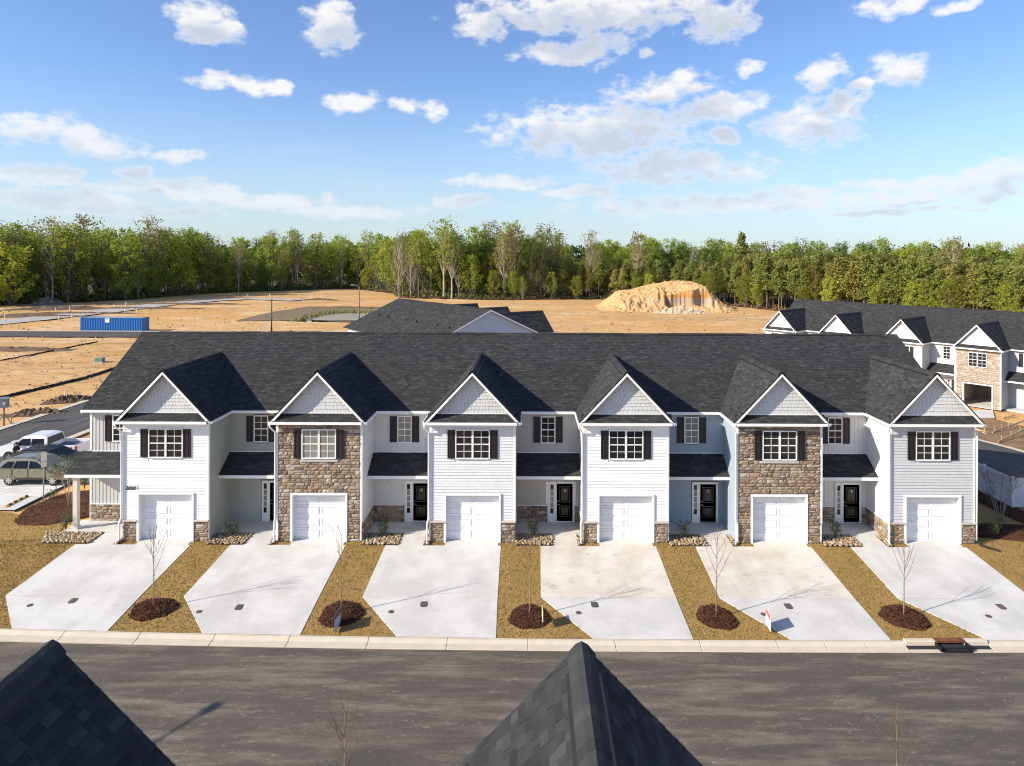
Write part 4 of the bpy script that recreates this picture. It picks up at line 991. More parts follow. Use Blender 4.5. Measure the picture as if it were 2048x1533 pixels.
for i, gx in enumerate(GC):
    if i == 0: polys = [[(-25.6, 1.0), (-24.9, -.3), (gx - 3.8, -.3), (gx - 3.8, .9), (-24.3, .92)]]
    else: polys = [[(gx - 5.66, -.38), (gx - 3.8, -.38), (gx - 3.76, .92), (gx - 5.66, .92)]]
    polys.append([(gx - 2.45, -.40), (gx - 2.22, -.40), (gx - 2.22, .5), (gx - 2.45, .5)])
    T = thing('rock_bed', 'bed of tan river rocks %s' % bedname[i], 'rock bed', (gx - 4.7, .3, 0), 0, 'rock beds by the porches')
    rg = random.Random(200 + i); pts = []
    b = MB()
    for pl in polys: b.prism([(x - gx + 4.7, y - .3) for x, y in pl], -.1, .012)
    b.build('soil', M_bed, T)
    for pl in polys:
        x0, x1 = min(p[0] for p in pl), max(p[0] for p in pl); y0, y1 = min(p[1] for p in pl), max(p[1] for p in pl); tries = 0
        want = int((x1 - x0) * (y1 - y0) * 46)
        n0 = len(pts)
        while len(pts) - n0 < want and tries < 6000:
            tries += 1; x, y, r = rg.uniform(x0, x1), rg.uniform(y0, y1), rg.uniform(.055, .105)
            if not in_poly(x, y, pl) or any((x-a)**2 + (y-c)**2 < ((r + s) * .78) ** 2 for a, c, s in pts): continue
            pts.append((x, y, r))
    for x, y, r in pts:
        inst('rock', ROCKS[rg.randrange(7)], T, (x - gx + 4.7, y - .3, .03 + r * .3), (r * rg.uniform(.9, 1.3), r * rg.uniform(.85, 1.1), r * rg.uniform(.55, .8)), (rg.uniform(-.3, .3), rg.uniform(-.3, .3), rg.uniform(0, 6)))
    sx = -24.75 if i == 0 else gx - 4.75
    shrub('leafy green shrub in the rocks %s' % bedname[i], sx, .55 if i else 1.2, (1.15, .75, 1.0, 1.0, .95, 1.0)[i], (.8, .95, .7, .75, .95, .9)[i], 300 + i, z=.04, n=460)
    HOUSE[i]['rock_bed'] = 0; del HOUSE[i]['rock_bed']

# lids in the driveway aprons
M_lid = mat('meter_lid', (.09, .09, .085), .6, metal=.2, var=.3, vscale=12); M_lid2 = mat('rusty_lid', (.12, .085, .06), .7, var=.3, vscale=12)
for (px, py), k in zip(((147, 1202), (479, 1215), (848, 1209), (1189, 1210), (1576, 1213), (2001, 1214)), range(6)):
    p = PG(px, py); b = MB(); n = 20; z = .0734 * p.y + .023
    pl = [(.155 * math.copysign(abs(math.cos(a)) ** .55, math.cos(a)), .25 * math.copysign(abs(math.sin(a)) ** .55, math.sin(a))) for a in [2*math.pi*q/n for q in range(n)]]
    b.prism(pl, -.02, .012); b.mi = 1; b.prism([(.05 * math.cos(6.283*q/10) + .03, -.11 + .05 * math.sin(6.283*q/10)) for q in range(10)], .012, .02)
    tag(bevel(b.build('meter_box_lid', [M_lid2 if k in (0, 5) else M_lid, M_lid2], loc=(p.x, p.y, z)), .006), 'oval dark water meter lid in the %s driveway' % ords[k], 'meter lid', 'water meter lids')
for (px, py), k in zip(((60, 1212), (398, 1225), (782, 1225), (1157, 1227), (1527, 1230), (1977, 1234)), range(6)):
    p = PG(px, py); b = MB(); b.cyl(0, 0, -.02, .012, .125, 18); b.cyl(0, 0, .012, .022, .05, 8)
    tag(b.build('cleanout_cap', M_lid2, loc=(p.x, p.y, .0734 * p.y + .023)), 'small round brown cleanout cap in the %s driveway' % ords[k], 'cleanout cap', 'cleanout caps')

# yard signs
def yard_sign(label, x, y, w, z0, h, yaw, cols, legs=True):
    T = thing('yard_sign', label, 'sign', (x, y, G(x, y)), R(90) + yaw); c0, c1, c2 = cols
    b = MB(); b.box(-w/2, w/2, -.006, .006, z0, z0 + h); b.build('panel', c0, T)
    q = MB(); q.box(-w/2 + .01, w/2 - .01, -.009, .009, z0 + h * .68, z0 + h - .012); q.build('header_band', c1, T)
    q = MB()
    for k in range(5): q.box(-w/2 + .05, w/2 - .05 - .06 * (k % 2), -.0085, .0085, z0 + h * (.10 + .11*k), z0 + h * (.15 + .11*k))
    q.build('printed_lines', c2, T)
    q = MB()
    for s in (-1, 1): q.tube([(s * w * .3, 0, -.1), (s * w * .3, 0, z0 + h*.5)], .005, 5)
    q.build('wire_stake', mat('steel_wire', (.35, .35, .35), .4, metal=.9), T)
sb = mat('sign_blue', (.16, .20, .34), .5); swh = mat('sign_white', (.78, .78, .78), .5); sred = mat('sign_red', (.55, .10, .09), .5); sye = mat('sign_yellow', (.72, .58, .05), .5); smar = mat('sign_maroon', (.16, .06, .06), .5)
p = PG(673, 1264); yard_sign('blue and white yard sign leaning by the second sapling', p.x, p.y + .2, .72, .06, .72, R(-4), (sb, smar, swh))
p = PG(1085, 1258); yard_sign('yellow and white yard sign seen edge-on in the middle lawn', p.x, p.y + .15, .58, .30, .46, R(3), (swh, sye, sye))
p = PG(1539, 1264); yard_sign('white yard sign with red header beside the second driveway from right', p.x, p.y + .15, .66, .08, .66, R(-3), (swh, sred, sb))

# ------------------------------------------------------------------ left end: bed, parking pad, vehicles
mulch_mound('mulch_bed', 'wide dark mulch bed between parking pad and the left porch', -27.0, 5.0, 2.55, 2.9, .14, .3, 21, None, 3500)
pad = [(-37.6, 4.5), (-29.95, 4.5), (-29.95, 17.5), (-37.6, 17.5)]
patch('parking_pad', pad, CONC(0), .03, 'structure', 2.0)
b = MB(); b.prism([(-29.95, 4.4), (-29.83, 4.4), (-29.83, 12), (-29.95, 12)], -.25, -.08); tag(bevel(b.build('pad_edge', M_felt), .02), kind='structure')  # low pad riser; its near-black colour stands in for shade on it
patch('side_walk', [(-29.3, 9.4), (-25.2, 8.2), (-25.0, 13.5), (-29.3, 13.5)], CONC(0), .035)
M_line = mat('white_paint', (.75, .75, .73), .7, var=.1, vscale=4)
mk = bpy.data.objects.new('parking_marking', None); COL.objects.link(mk); tag(mk, kind='structure')
def stripe(x0, y0, x1, y1, w=.11):
    a, c = Vector((x0, y0, 0)), Vector((x1, y1, 0)); t = (c - a).normalized(); s = Vector((-t.y, t.x, 0)) * w / 2; q = MB()
    q.add([(v.x, v.y, G(v.x, v.y) + .036) for v in (a - s, c - s, c + s, a + s)], [(0, 1, 2, 3)]); q.build('painted_line', M_line, mk)
stripe(-37.4, 6.95, -30.2, 6.95); stripe(-37.4, 8.25, -30.2, 8.25); stripe(-37.4, 10.8, -30.2, 10.8); stripe(-37.4, 13.3, -30.2, 13.3)
for k in range(7): stripe(-37.2 + k, 7.0, -36.2 + k, 8.2)
T = thing('wheel_stop', 'black and yellow striped wheel stop on the parking pad', 'wheel stop', (-30.85, 5.8, G(-30.85, 5.8) + .03), R(92))
sy = mat('stop_yellow', (.62, .36, .08), .6, var=.2, vscale=6); sk = mat('stop_rubber', (.018, .017, .016), .8)
for k in range(8):
    b = MB(); x0 = -.92 + k * .23; b.extr([(x0, -.075, 0), (x0, -.045, .10), (x0, .045, .10), (x0, .075, 0)], (.229, 0, 0)); b.build('block', sy if k % 2 == 0 else sk, T)
p = PG(87, 1004); T = thing('parking_sign', 'tall steel post with narrow edge-on parking sign beside the mulch bed', 'sign', (p.x, p.y, p.z), R(62))
M_steel = mat('galvanised', (.34, .35, .35), .5, metal=.6, var=.15, vscale=8)
b = MB(); b.box(-.03, .03, -.015, .015, -.3, 3.05); b.build('post', M_steel, T)
b = MB(); b.box(-.16, .16, -.028, -.022, 2.45, 2.98); b.box(-.15, .15, -.028, -.022, 2.10, 2.40); b.build('plate', mat('sign_back', (.52, .50, .42), .5), T)
shrub('low sparse shrub at the foot of the parking sign', -29.0, 6.2, .7, .9, 401, open_=.3); shrub('small upright shrub behind the parking sign', -28.2, 8.0, 1.2, .6, 402, open_=.2)
shrub('dark shrub behind the porch post', -24.6, 5.0, 1.9, .9, 403, n=500); shrub('clipped shrub against the left end wall', -24.75, 3.4, .9, .6, 404)
myrtle('multi-stem crape myrtle with new leaves by the left porch roof', -26.9, 4.7, 3.0, 1.5, 410, M_leaf, bark=mat('tan_bark', (.42, .28, .17), .8))

M_tyre = mat('tyre', (.015, .015, .015), .85); M_rim = mat('alloy', (.55, .55, .54), .3, metal=.8); M_tint = mat('car_glass', (.008, .010, .013), .08, spec=.22); M_trimb = mat('car_plastic', (.02, .02, .02), .6)
M_lampr = mat('lamp_red', (.35, .02, .015), .2, coat=.5); M_lampw = mat('lamp_clear', (.6, .6, .6), .1, coat=.8)
def wheel(parent, x, y, r, side):
    b = MB(); b.tube([(x, y - side*.11, r), (x, y - side*.09, r), (x, y + side*.09, r), (x, y + side*.11, r)], [r*.9, r, r, r*.9], 26); w = b.build('wheel', M_tyre, parent)
    b = MB(); b.tube([(x, y + side*.105, r), (x, y + side*.118, r)], [r*.66, r*.64], 24); b.build('rim', M_trimb, w)
    b = MB(); yy = y + side*.12
    for k in range(8):
        a = k * math.pi / 4; u = Vector((math.cos(a), 0, math.sin(a))); s = Vector((-math.sin(a), 0, math.cos(a))); c = Vector((x, yy, r))
        b.extr([c + u*.04 - s*.022, c + u*r*.63 - s*.045, c + u*r*.63 + s*.045, c + u*.04 + s*.022], (0, side*.012, 0))
    b.tube([(x, yy - side*.005, r), (x, yy + side*.02, r)], .05, 10); b.build('spokes', M_rim, w)
def car(name, label, loc, rotz, paint, prof, belt, roof, hw, wheels, wr, glass, scr, tumble=.20, extra=None):
    """prof: side outline from rear bottom over the roof to front bottom; wheels: axle x positions; glass: side windows; scr: front and rear screens"""
    T = thing(name, label, 'car', loc, rotz)
    out = list(prof); zb = out[-1][1]; arcs = []
    for ax in sorted(wheels, reverse=True):
        R_ = wr * 1.16; n = 9
        a0 = math.asin(min(.9, (wr - zb) / R_))
        arcs += [(ax + R_ * math.cos(-a0 + (math.pi + 2*a0) * k / n), wr + R_ * math.sin(-a0 + (math.pi + 2*a0) * k / n)) for k in range(n + 1)]
    pts = out + arcs
    yw = lambda x, z: hw * (1 - tumble * max(0, z - belt) / (roof - belt) - .05 * max(0, (.55 - z)) - .06 * max(0, abs(x) - .8 * max(abs(p[0]) for p in prof)))
    bm = bmesh.new(); n = len(pts); L = [bm.verts.new((x, -yw(x, z), z)) for x, z in pts]; Rr = [bm.verts.new((x, yw(x, z), z)) for x, z in pts]
    L2 = [bm.verts.new((x, -yw(x, z) + .10, z + (.03 if z > belt else .0))) for x, z in pts]; R2 = [bm.verts.new((x, yw(x, z) - .10, z + (.03 if z > belt else .0))) for x, z in pts]
    fl = bm.faces.new(L); fr_ = bm.faces.new(Rr[::-1])
    for i in range(n):
        j = (i + 1) % n
        bm.faces.new((L[j], L[i], L2[i], L2[j])); bm.faces.new((L2[j], L2[i], R2[i], R2[j])); bm.faces.new((R2[j], R2[i], Rr[i], Rr[j]))
    bmesh.ops.triangulate(bm, faces=[fl, fr_]); bmesh.ops.recalc_face_normals(bm, faces=bm.faces[:])
    me = bpy.data.meshes.new('body'); bm.to_mesh(me); bm.free(); me.materials.append(paint); o = bpy.data.objects.new('body', me); link(o, T); bevel(o, .035, 2)
    for wdw in glass:
        for s in (-1, 1):
            b = MB(); b.extr([(x, s*(yw(x, z) + .012), z) for x, z in (wdw if s < 0 else wdw[::-1])], (0, -s*.02, 0)); b.build('side_window', M_tint, T)
    for (x0, z0), (x1, z1) in scr:
        b = MB(); d = Vector((z1 - z0, 0, x0 - x1)).normalized() * .012; d = d if d.z > 0 else -d
        b.extr([Vector((x0, -yw(x0, z0) + .10, z0)) + d, Vector((x0, yw(x0, z0) - .10, z0)) + d, Vector((x1, yw(x1, z1) - .10, z1)) + d + Vector((0, 0, .01)), Vector((x1, -yw(x1, z1) + .10, z1)) + d + Vector((0, 0, .01))], -d * .8); b.build('windscreen', M_tint, T)
    for ax in wheels:
        for s in (-1, 1): wheel(T, ax, s * (hw - .12), wr, s)
    b = MB(); x0, x1 = min(wheels), max(wheels); b.box(x0 - .5, x1 + .5, -hw + .25, hw - .25, zb - .06, zb + .25); b.build('underbody', M_trimb, T)
    b = MB()
    for s in (-1, 1): b.box(x0 + wr*1.25, x1 - wr*1.25, min(s*(hw - .03), s*(hw + .012)), max(s*(hw - .03), s*(hw + .012)), zb - .02, zb + .11)
    b.build('sill_trim', M_trimb, T)
    if extra: extra(T, yw)
    return T
wag = [(-2.30,.42),(-2.40,.62),(-2.38,.92),(-2.22,1.12),(-1.95,1.50),(-1.55,1.63),(-.3,1.68),(.30,1.60),(1.12,1.12),(1.95,1.00),(2.28,.86),(2.40,.62),(2.36,.40)]
wgl = [[(-1.98,1.13),(-1.25,1.12),(-1.10,1.52),(-1.55,1.52)],[(-1.16,1.12),(-.22,1.11),(-.22,1.56),(-1.00,1.54)],[(-.12,1.11),(.98,1.12),(.30,1.50),(-.12,1.56)]]
def wag_extra(T, yw):
    for s in (-1, 1):
        b = MB(); b.tube([(-1.7, s*.62, 1.66), (-1.5, s*.62, 1.74), (-.1, s*.62, 1.77), (.15, s*.62, 1.68)], .022, 6); b.build('roof_rail', M_trimb, T)
        b = MB(); b.box(.80, .98, *sorted((s*.90, s*1.10)), 1.10, 1.24); bevel(b.build('door_mirror', M_trimb, T), .03)
        for x in (-.95, .08):
            b = MB(); b.box(x, x + .2, *sorted((s*.905, s*.945)), .95, .985); b.build('door_handle', M_rim, T)
        for x in (-1.2, -.17, .95):
            b = MB(); b.box(x - .006, x + .006, *sorted((s*(yw(x, .8) - .02), s*(yw(x, .8) + .004))), .5, 1.1); b.build('door_seam', M_trimb, T)
        b = MB(); b.box(2.12, 2.36, *sorted((s*.55, s*.84)), .76, .90); b.build('headlight', M_lampw, T)
        b = MB(); b.box(-2.41, -2.22, *sorted((s*.62, s*.86)), .88, 1.08); b.build('tail_light', M_lampr, T)
    b = MB(); b.box(2.36, 2.42, -.5, .5, .5, .74); b.build('grille', M_trimb, T)
M_olive = mat('olive_paint', (.215, .20, .145), .3, metal=.25, coat=.35); M_whitep = mat('white_paintwork', (.74, .74, .75), .3, coat=.7); M_blackp = mat('black_paintwork', (.010, .010, .011), .45, coat=.12, spec=.25)
zp = G(-33, 9) + .035
car('estate_car', 'olive green station wagon parked side-on behind the parking sign', (-32.1, 9.55, zp), 0, M_olive, wag, 1.08, 1.66, .92, (1.42, -1.38), .355, wgl, [((1.08, 1.15), (.34, 1.58)), ((-2.2, 1.17), (-1.94, 1.48))], extra=wag_extra)
def suv_extra(T, yw):
    wag_extra(T, yw)
    for c_ in T.children:
        if c_.name.startswith(('roof_rail', 'door_mirror')): c_.location.z = -.10
    for x in (-1.3, -.5):
        b = MB(); b.box(x - .03, x + .03, -.64, .64, 1.65, 1.69); b.build('roof_bar', M_trimb, T)
car('sport_utility_car', 'black sport utility car with roof bars between the wagon and the pickup', (-32.9, 11.8, zp), 0, M_blackp, [(x, z * .94) for x, z in wag], 1.02, 1.56, .95, (1.42, -1.38), .34, [[(x, z * .94) for x, z in w] for w in wgl], [((1.08, 1.08), (.34, 1.485)), ((-2.2, 1.10), (-1.94, 1.39))], extra=suv_extra)
trk = [(-2.86,.60),(-2.90,.95),(-2.84,1.06),(-.85,1.06),(-.82,1.30),(-.72,1.85),(-.40,1.93),(.70,1.93),(1.05,1.84),(1.62,1.30),(2.55,1.22),(2.85,1.08),(2.92,.75),(2.88,.52)]
tgl = [[(-.62,1.30),(.30,1.30),(.30,1.76),(-.56,1.76)],[(.40,1.30),(1.42,1.31),(1.00,1.74),(.40,1.77)]]
def trk_extra(T, yw):
    for s in (-1, 1):
        b = MB(); b.box(-2.85, -.86, *sorted((s*.90, s*.985)), 1.02, 1.32); bevel(b.build('bed_side', M_whitep, T), .02)
        b = MB(); b.box(1.18, 1.36, *sorted((s*1.0, s*1.24)), 1.30, 1.52); bevel(b.build('door_mirror', M_trimb, T), .03)
        b = MB(); b.box(2.6, 2.9, *sorted((s*.62, s*.93)), .98, 1.16); b.build('headlight', M_lampw, T)
        b = MB(); b.box(-2.915, -2.8, *sorted((s*.80, s*.99)), .85, 1.25); b.build('tail_light', M_lampr, T)
        for x in (-.75, .34, 1.45):
            b = MB(); b.box(x - .007, x + .007, *sorted((s*(yw(x, .9) - .02), s*(yw(x, .9) + .004))), .6, 1.25); b.build('door_seam', M_trimb, T)
        inst('decal', text_mesh('4X4', M_trimb, .20, .2), T, (-2.42, s*.99, 1.12), (1, 1, 1), (R(90), 0, 0 if s < 0 else R(180)))
    b = MB(); b.box(-2.92, -2.84, -.9, .9, .75, 1.32); bevel(b.build('tailgate', M_whitep, T), .02)
    b = MB(); b.box(-2.83, -.87, -.9, .9, 1.03, 1.09); b.build('bed_floor', mat('bed_liner', (.10, .12, .16), .6), T)
car('pickup_truck', 'white crew-cab pickup truck parked behind the dark cars', (-35.1, 14.2, zp), R(180), M_whitep, trk, 1.26, 1.93, .99, (1.86, -1.82), .41, tgl, [((1.58, 1.34), (1.08, 1.82)), ((-.83, 1.36), (-.73, 1.82))], tumble=.16, extra=trk_extra)

def person(label, loc, rotz):
    T = thing('person', label, 'person', loc, rotz); skin = mat('skin', (.42, .24, .16), .6); jk = mat('dark_jacket', (.025, .028, .035), .8); tr = mat('trousers', (.04, .045, .06), .8)
    J = {'pel': (0,0,.95,.155), 'sp': (0,.01,1.12,.15), 'ch': (0,.03,1.34,.17), 'nk': (0,.05,1.50,.065), 'hd0': (0,.07,1.58,.085), 'hd1': (0,.08,1.69,.095),
         'sl': (.19,.03,1.42,.075), 'el': (.27,.12,1.16,.052), 'wl': (.20,.32,1.22,.036), 'hl': (.17,.40,1.26,.03), 'sr': (-.19,.03,1.42,.075), 'er': (-.27,.08,1.18,.052), 'wr': (-.12,.22,1.38,.036), 'hr': (-.07,.24,1.46,.03),
         'pl': (.10,0,.90,.11), 'kl': (.11,.03,.50,.07), 'al': (.11,-.02,.09,.045), 'fl': (.12,.15,.04,.04), 'pr': (-.10,0,.90,.11), 'kr': (-.12,.02,.50,.07), 'ar': (-.13,-.03,.09,.045), 'fr': (-.14,.14,.04,.04)}
    for s, sg in (('l', 1), ('r', -1)):
        h = J['h' + s]
        for k, (dx, dz) in enumerate(((-.03, .03), (-.01, .05), (.01, .052), (.03, .045), (.045, -.01))): J['f%d%s' % (k, s)] = (h[0] + dx, h[1] + .06 + .01 * k * (k < 3), h[2] + dz * .6, .010)
    E = [('pel','sp'),('sp','ch'),('ch','nk'),('nk','hd0'),('hd0','hd1'),('ch','sl'),('sl','el'),('el','wl'),('wl','hl'),('ch','sr'),('sr','er'),('er','wr'),('wr','hr'),('pel','pl'),('pl','kl'),('kl','al'),('al','fl'),('pel','pr'),('pr','kr'),('kr','ar'),('ar','fr')] + [('h'+s, 'f%d%s' % (k, s)) for s in 'lr' for k in range(5)]
    ks = list(J); me = bpy.data.meshes.new('body'); me.from_pydata([J[k][:3] for k in ks], [(ks.index(a), ks.index(c)) for a, c in E], []); o = bpy.data.objects.new('body', me); link(o, T)
    sm = o.modifiers.new('skin', 'SKIN')
    if not me.skin_vertices: 
        bm = bmesh.new(); bm.from_mesh(me); bm.verts.layers.skin.verify(); bm.to_mesh(me); bm.free()
    for i, k in enumerate(ks): me.skin_vertices[0].data[i].radius = (J[k][3], J[k][3]); me.skin_vertices[0].data[i].use_root = (k == 'pel')
    o.modifiers.new('sub', 'SUBSURF').levels = 1; o.modifiers['sub'].render_levels = 2
    bpy.context.view_layer.update(); ev = bpy.data.meshes.new_from_object(o.evaluated_get(bpy.context.evaluated_depsgraph_get())); o.modifiers.clear(); o.data = ev
    ev.materials.clear(); [ev.materials.append(m) for m in (jk, skin, tr)]
    for p in ev.polygons:
        c = p.center; p.use_smooth = True
        p.material_index = 1 if (c.z > 1.535 or (c.z > 1.1 and c.y > .285) or (c.z > 1.42 and c.y > .19 and abs(c.x) < .16 and c.z < 1.53)) else (2 if c.z < .92 else 0)
    hair = MB(); 
    for k in range(9):
        for m in range(16):
            pass
    bm = bmesh.new(); bmesh.ops.create_uvsphere(bm, u_segments=16, v_segments=10, radius=1)
    for v in bm.verts: v.co = Vector((v.co.x * .098, v.co.y * .108 + .062, v.co.z * .075 + 1.735 - max(0, -v.co.y) * .05))
    hm = bpy.data.meshes.new('hair'); bm.to_mesh(hm); bm.free(); hm.materials.append(mat('hair', (.05, .03, .02), .7)); hm.polygons.foreach_set('use_smooth', [True]*len(hm.polygons)); link(bpy.data.objects.new('hair', hm), T)
    f = MB(); f.tube([(0, .165, 1.655), (0, .20, 1.63)], [.012, .016], 6)
    for s in (-1, 1): f.tube([(s*.093, .07, 1.68), (s*.108, .065, 1.66), (s*.095, .07, 1.62)], .014, 5)
    f.build('nose_and_ears', skin, T)
    for s in (-1, 1): e = MB(); e.tube([(s*.035, .155, 1.675), (s*.035, .172, 1.675)], .010, 6); e.build('eye', M_black, T)
person('person in a dark jacket standing at the rear of the black car', (-35.85, 12.35, zp), R(-95))

# ------------------------------------------------------------------ right end: bed, fence, shrubs
mulch_mound('mulch_bed', 'curved red-brown mulch bed at the right end of the row', 26.6, 1.3, 3.4, 1.2, .22, -.12, 31, None, 3200)
mulch_mound('mulch_strip', 'shaded dark mulch strip along the white fence', 28.0, 6.5, .9, 4.6, .08, 0, 32, None, 1500)
patch('lawn_side', [(23.3, 1.6), (36, 1.3), (36, 14), (23.3, 14)], M_lawn, -.01, 'stuff', 1.0)
myrtle('bare multi-stem crape myrtle before the white fence', 25.9, 2.3, 3.4, 2.1, 420, None, bark=mat('pale_bark', (.30, .25, .21), .85))
shrub('bright yellow-green shrub at the right corner of the row', 24.55, .75, 1.05, .75, 421, M_leaf_y); shrub('dark shrub in the fence shade by the house corner', 27.2, 8.6, 1.2, .8, 422)
shrub('dark shrub behind the bare crape myrtle', 27.3, 5.2, 1.2, .9, 423); shrub('dark shrub at the right edge beside the fence corner', 29.3, 4.0, 1.2, .8, 424)
fT = thing('vinyl_fence', 'white vinyl privacy fence with corner post at the right edge', 'fence', (28.5, 5.0, 0)); M_vin = mat('white_vinyl', (.76, .76, .78), .4)
def fence_run(x0, y0, x1, y1, n, first=0):
    a, c = Vector((x0, y0, 0)), Vector((x1, y1, 0)); ang = math.atan2(y1 - y0, x1 - x0); L = (c - a).length / n
    for k in range(first, n + 1):
        q = a + (c - a) * k / n; g = G(q.x + 28.5, q.y + 5); b = MB(); b.box(q.x - .065, q.x + .065, q.y - .065, q.y + .065, g - .2, g + 1.86)
        b.add([(q.x - .08, q.y - .08, g + 1.86), (q.x + .08, q.y - .08, g + 1.86), (q.x + .08, q.y + .08, g + 1.86), (q.x - .08, q.y + .08, g + 1.86), (q.x, q.y, g + 1.93)], [(0, 1, 4), (1, 2, 4), (2, 3, 4), (3, 0, 4), (3, 2, 1, 0)]); b.build('post', M_vin, fT)
    for k in range(n):
        q = a + (c - a) * k / n; g = G(q.x + 28.5, q.y + 5)
        for z0, z1, w in ((.08, .24, .03), (1.66, 1.80, .03)):
            b = MB(); b.box(.065, L - .065, -w, w, g + z0, g + z1); o = b.build('rail', M_vin, fT, loc=(q.x, q.y, 0), rotz=ang)
        nb = int((L - .13) / .17); wb = (L - .13) / nb
        for j in range(nb):
            b = MB(); b.box(.065 + j*wb + .003, .065 + (j+1)*wb - .003, -.012, .012, g + .24, g + 1.66); b.build('fence_board', M_vin, fT, loc=(q.x, q.y, 0), rotz=ang)
fence_run(0, 0, -.45, 11.6, 5); fence_run(0, 0, 4.8, -.05, 2, 1)

# ------------------------------------------------------------------ foreground roofs across the street
FY, FZ = -25.47, .12
class TabTaker:
    def __init__(s): s.items = []
    def __call__(s, pos, w, ht): s.items.append((pos.copy(), w, ht)); return True
for gx, lab in ((.79, 'near townhouse across the street whose roof peak points up at bottom centre'), (-7.13, 'near townhouse across the street with dark shaded roof in lower left corner')):
    tk = TabTaker()
    T = townhouse('townhouse', lab, 'townhouses across the street', (gx, FY, FZ), math.pi, lod=1, seed=500 + int(gx), bare=True, single=tk, wing_c=CW3, rec_c=RC[2]); T.scale = (1.05, 1, 1)
    M4 = Matrix.Translation((gx, FY, FZ)) @ Matrix.Rotation(math.pi, 4, 'Z'); left = []
    vis = []
    for pos, w, ht in tk.items:
        wp = M4 @ pos; d = wp.y - CAM.y
        ok = d > 1 and -40 < VX + (wp.x - CAM.x) / d * FPX < 2090 and (CAM.z - wp.z) / d * FPX + VY < 1570
        vis.append((0 if ok else 1, d, pos, w, ht))
    vis.sort(key=lambda t: t[:2]); acc = MB(); rf = [c for c in T.children if c.name.startswith('roof')][0]; gs = (ZP - ZE) / GOV; e = .143
    for k, (bad, d, pos, w, ht) in enumerate(vis):
        s = 1 if pos.x > 0 else -1
        U_ = Vector((0, s, 0)); V_ = Vector((-s, 0, gs)).normalized(); N_ = U_.cross(V_)
        if k < 300 and not bad:
            if 'tab' not in PIECES:
                q = MB(); q.add([(-.5, 0, 1), (.5, 0, 1), (.5, 1.06, .1), (-.5, 1.06, .1), (-.5, 0, 0), (.5, 0, 0), (.5, 1.06, 0), (-.5, 1.06, 0)], [(0,1,2,3),(1,0,4,5),(2,1,5,6),(0,3,7,4)]); PIECES['tab'] = q.mesh('shingle', M_shing_o)
            o = bpy.data.objects.new('shingle', PIECES['tab']); link(o, rf)
            m3 = Matrix((U_, V_, N_)).transposed(); o.matrix_local = Matrix.LocRotScale(pos, m3.to_quaternion(), Vector((w - .004, e, ht + .004)))
        else:
            A = [pos - U_*(w/2 - .002), pos + U_*(w/2 - .002)]; top = [A[0] + N_*(ht + .003), A[1] + N_*(ht + .003), A[1] + V_*e*1.06 + N_*.003, A[0] + V_*e*1.06 + N_*.003]
            acc.add(top + [A[0], A[1]], [(0, 1, 2, 3), (1, 0, 4, 5)])
    if acc.v: tag(acc.build('shingles', M_shing, rf), kind='stuff')

# ------------------------------------------------------------------ neighbouring rows behind
u_r = Vector((.601, -.799)); v_r = Vector((.799, .601)); ang_r = math.atan2(u_r.y, u_r.x); ZR_ = -1.2
base = Vector((43.6, 31.6))
def row_px(px_, py_, z): 
    q = P(px_, py_, z); return Vector((q.x, q.y))
g1, g4 = row_px(1558, 621, ZP + ZR_), row_px(1953, 649, ZP + ZR_)
u_r = (g4 - g1).normalized(); v_r = Vector((-u_r.y, u_r.x)); ang_r = math.atan2(u_r.y, u_r.x); stepr = (g4 - g1).length / 3
SCR = stepr / 7.92
rl_lab = ['white-sided townhouse at the far left end of the unfinished right row', 'second townhouse of the unfinished right row, its gable half hidden', 'white-sided townhouse with gray porch flank in the unfinished right row', 'stone-fronted unfinished townhouse with open garage on the right', 'unfinished townhouse cut by the right edge of the picture']
for k in range(5):
    o = g1 + u_r * stepr * k + v_r * .4 * SCR
    stn = k == 3
    T = townhouse('townhouse', rl_lab[k], 'townhouses of the unfinished right row', (o.x, o.y, ZR_), ang_r, lod=1 if k >= 2 else 2, seed=700 + 9*k, wing='stone' if stn else 'lap', wing_c=(.66, .66, .65), rec='lap', rec_c=(.62, .62, .62) if k < 4 else (.38, .41, .45), rec_stone=False, base=False,
                  gable_c=(.62, .61, .59), gable_lap=True, open_garage=stn, left_end=k == 0, right_end=k == 4, left=-HW if k == 0 else -5.72, roof_left=-GOV if k == 0 else None, pale=True, shutters=not stn)
    T.scale = (SCR, SCR, 1)
    right_side(T, (.36, .39, .43) if k >= 3 else (.50, .50, .48), False, 800 + k, 1)
ZM = -1.2; m1, m2 = row_px(982, 619, ZR + ZM), row_px(797, 597, ZR + ZM)
u_m = (m2 - m1).normalized(); ang_m = math.atan2(u_m.y, u_m.x); v_m = Vector((-u_m.y, u_m.x)); Lm = (m2 - m1).length
ml = ['near end townhouse of the middle row, blue-gray gable end toward the street', 'middle townhouse of the row behind, seen as rear roof with vent pipes', 'far end townhouse of the middle row']
nm = 3; stm = Lm / nm; scm = stm / 7.92
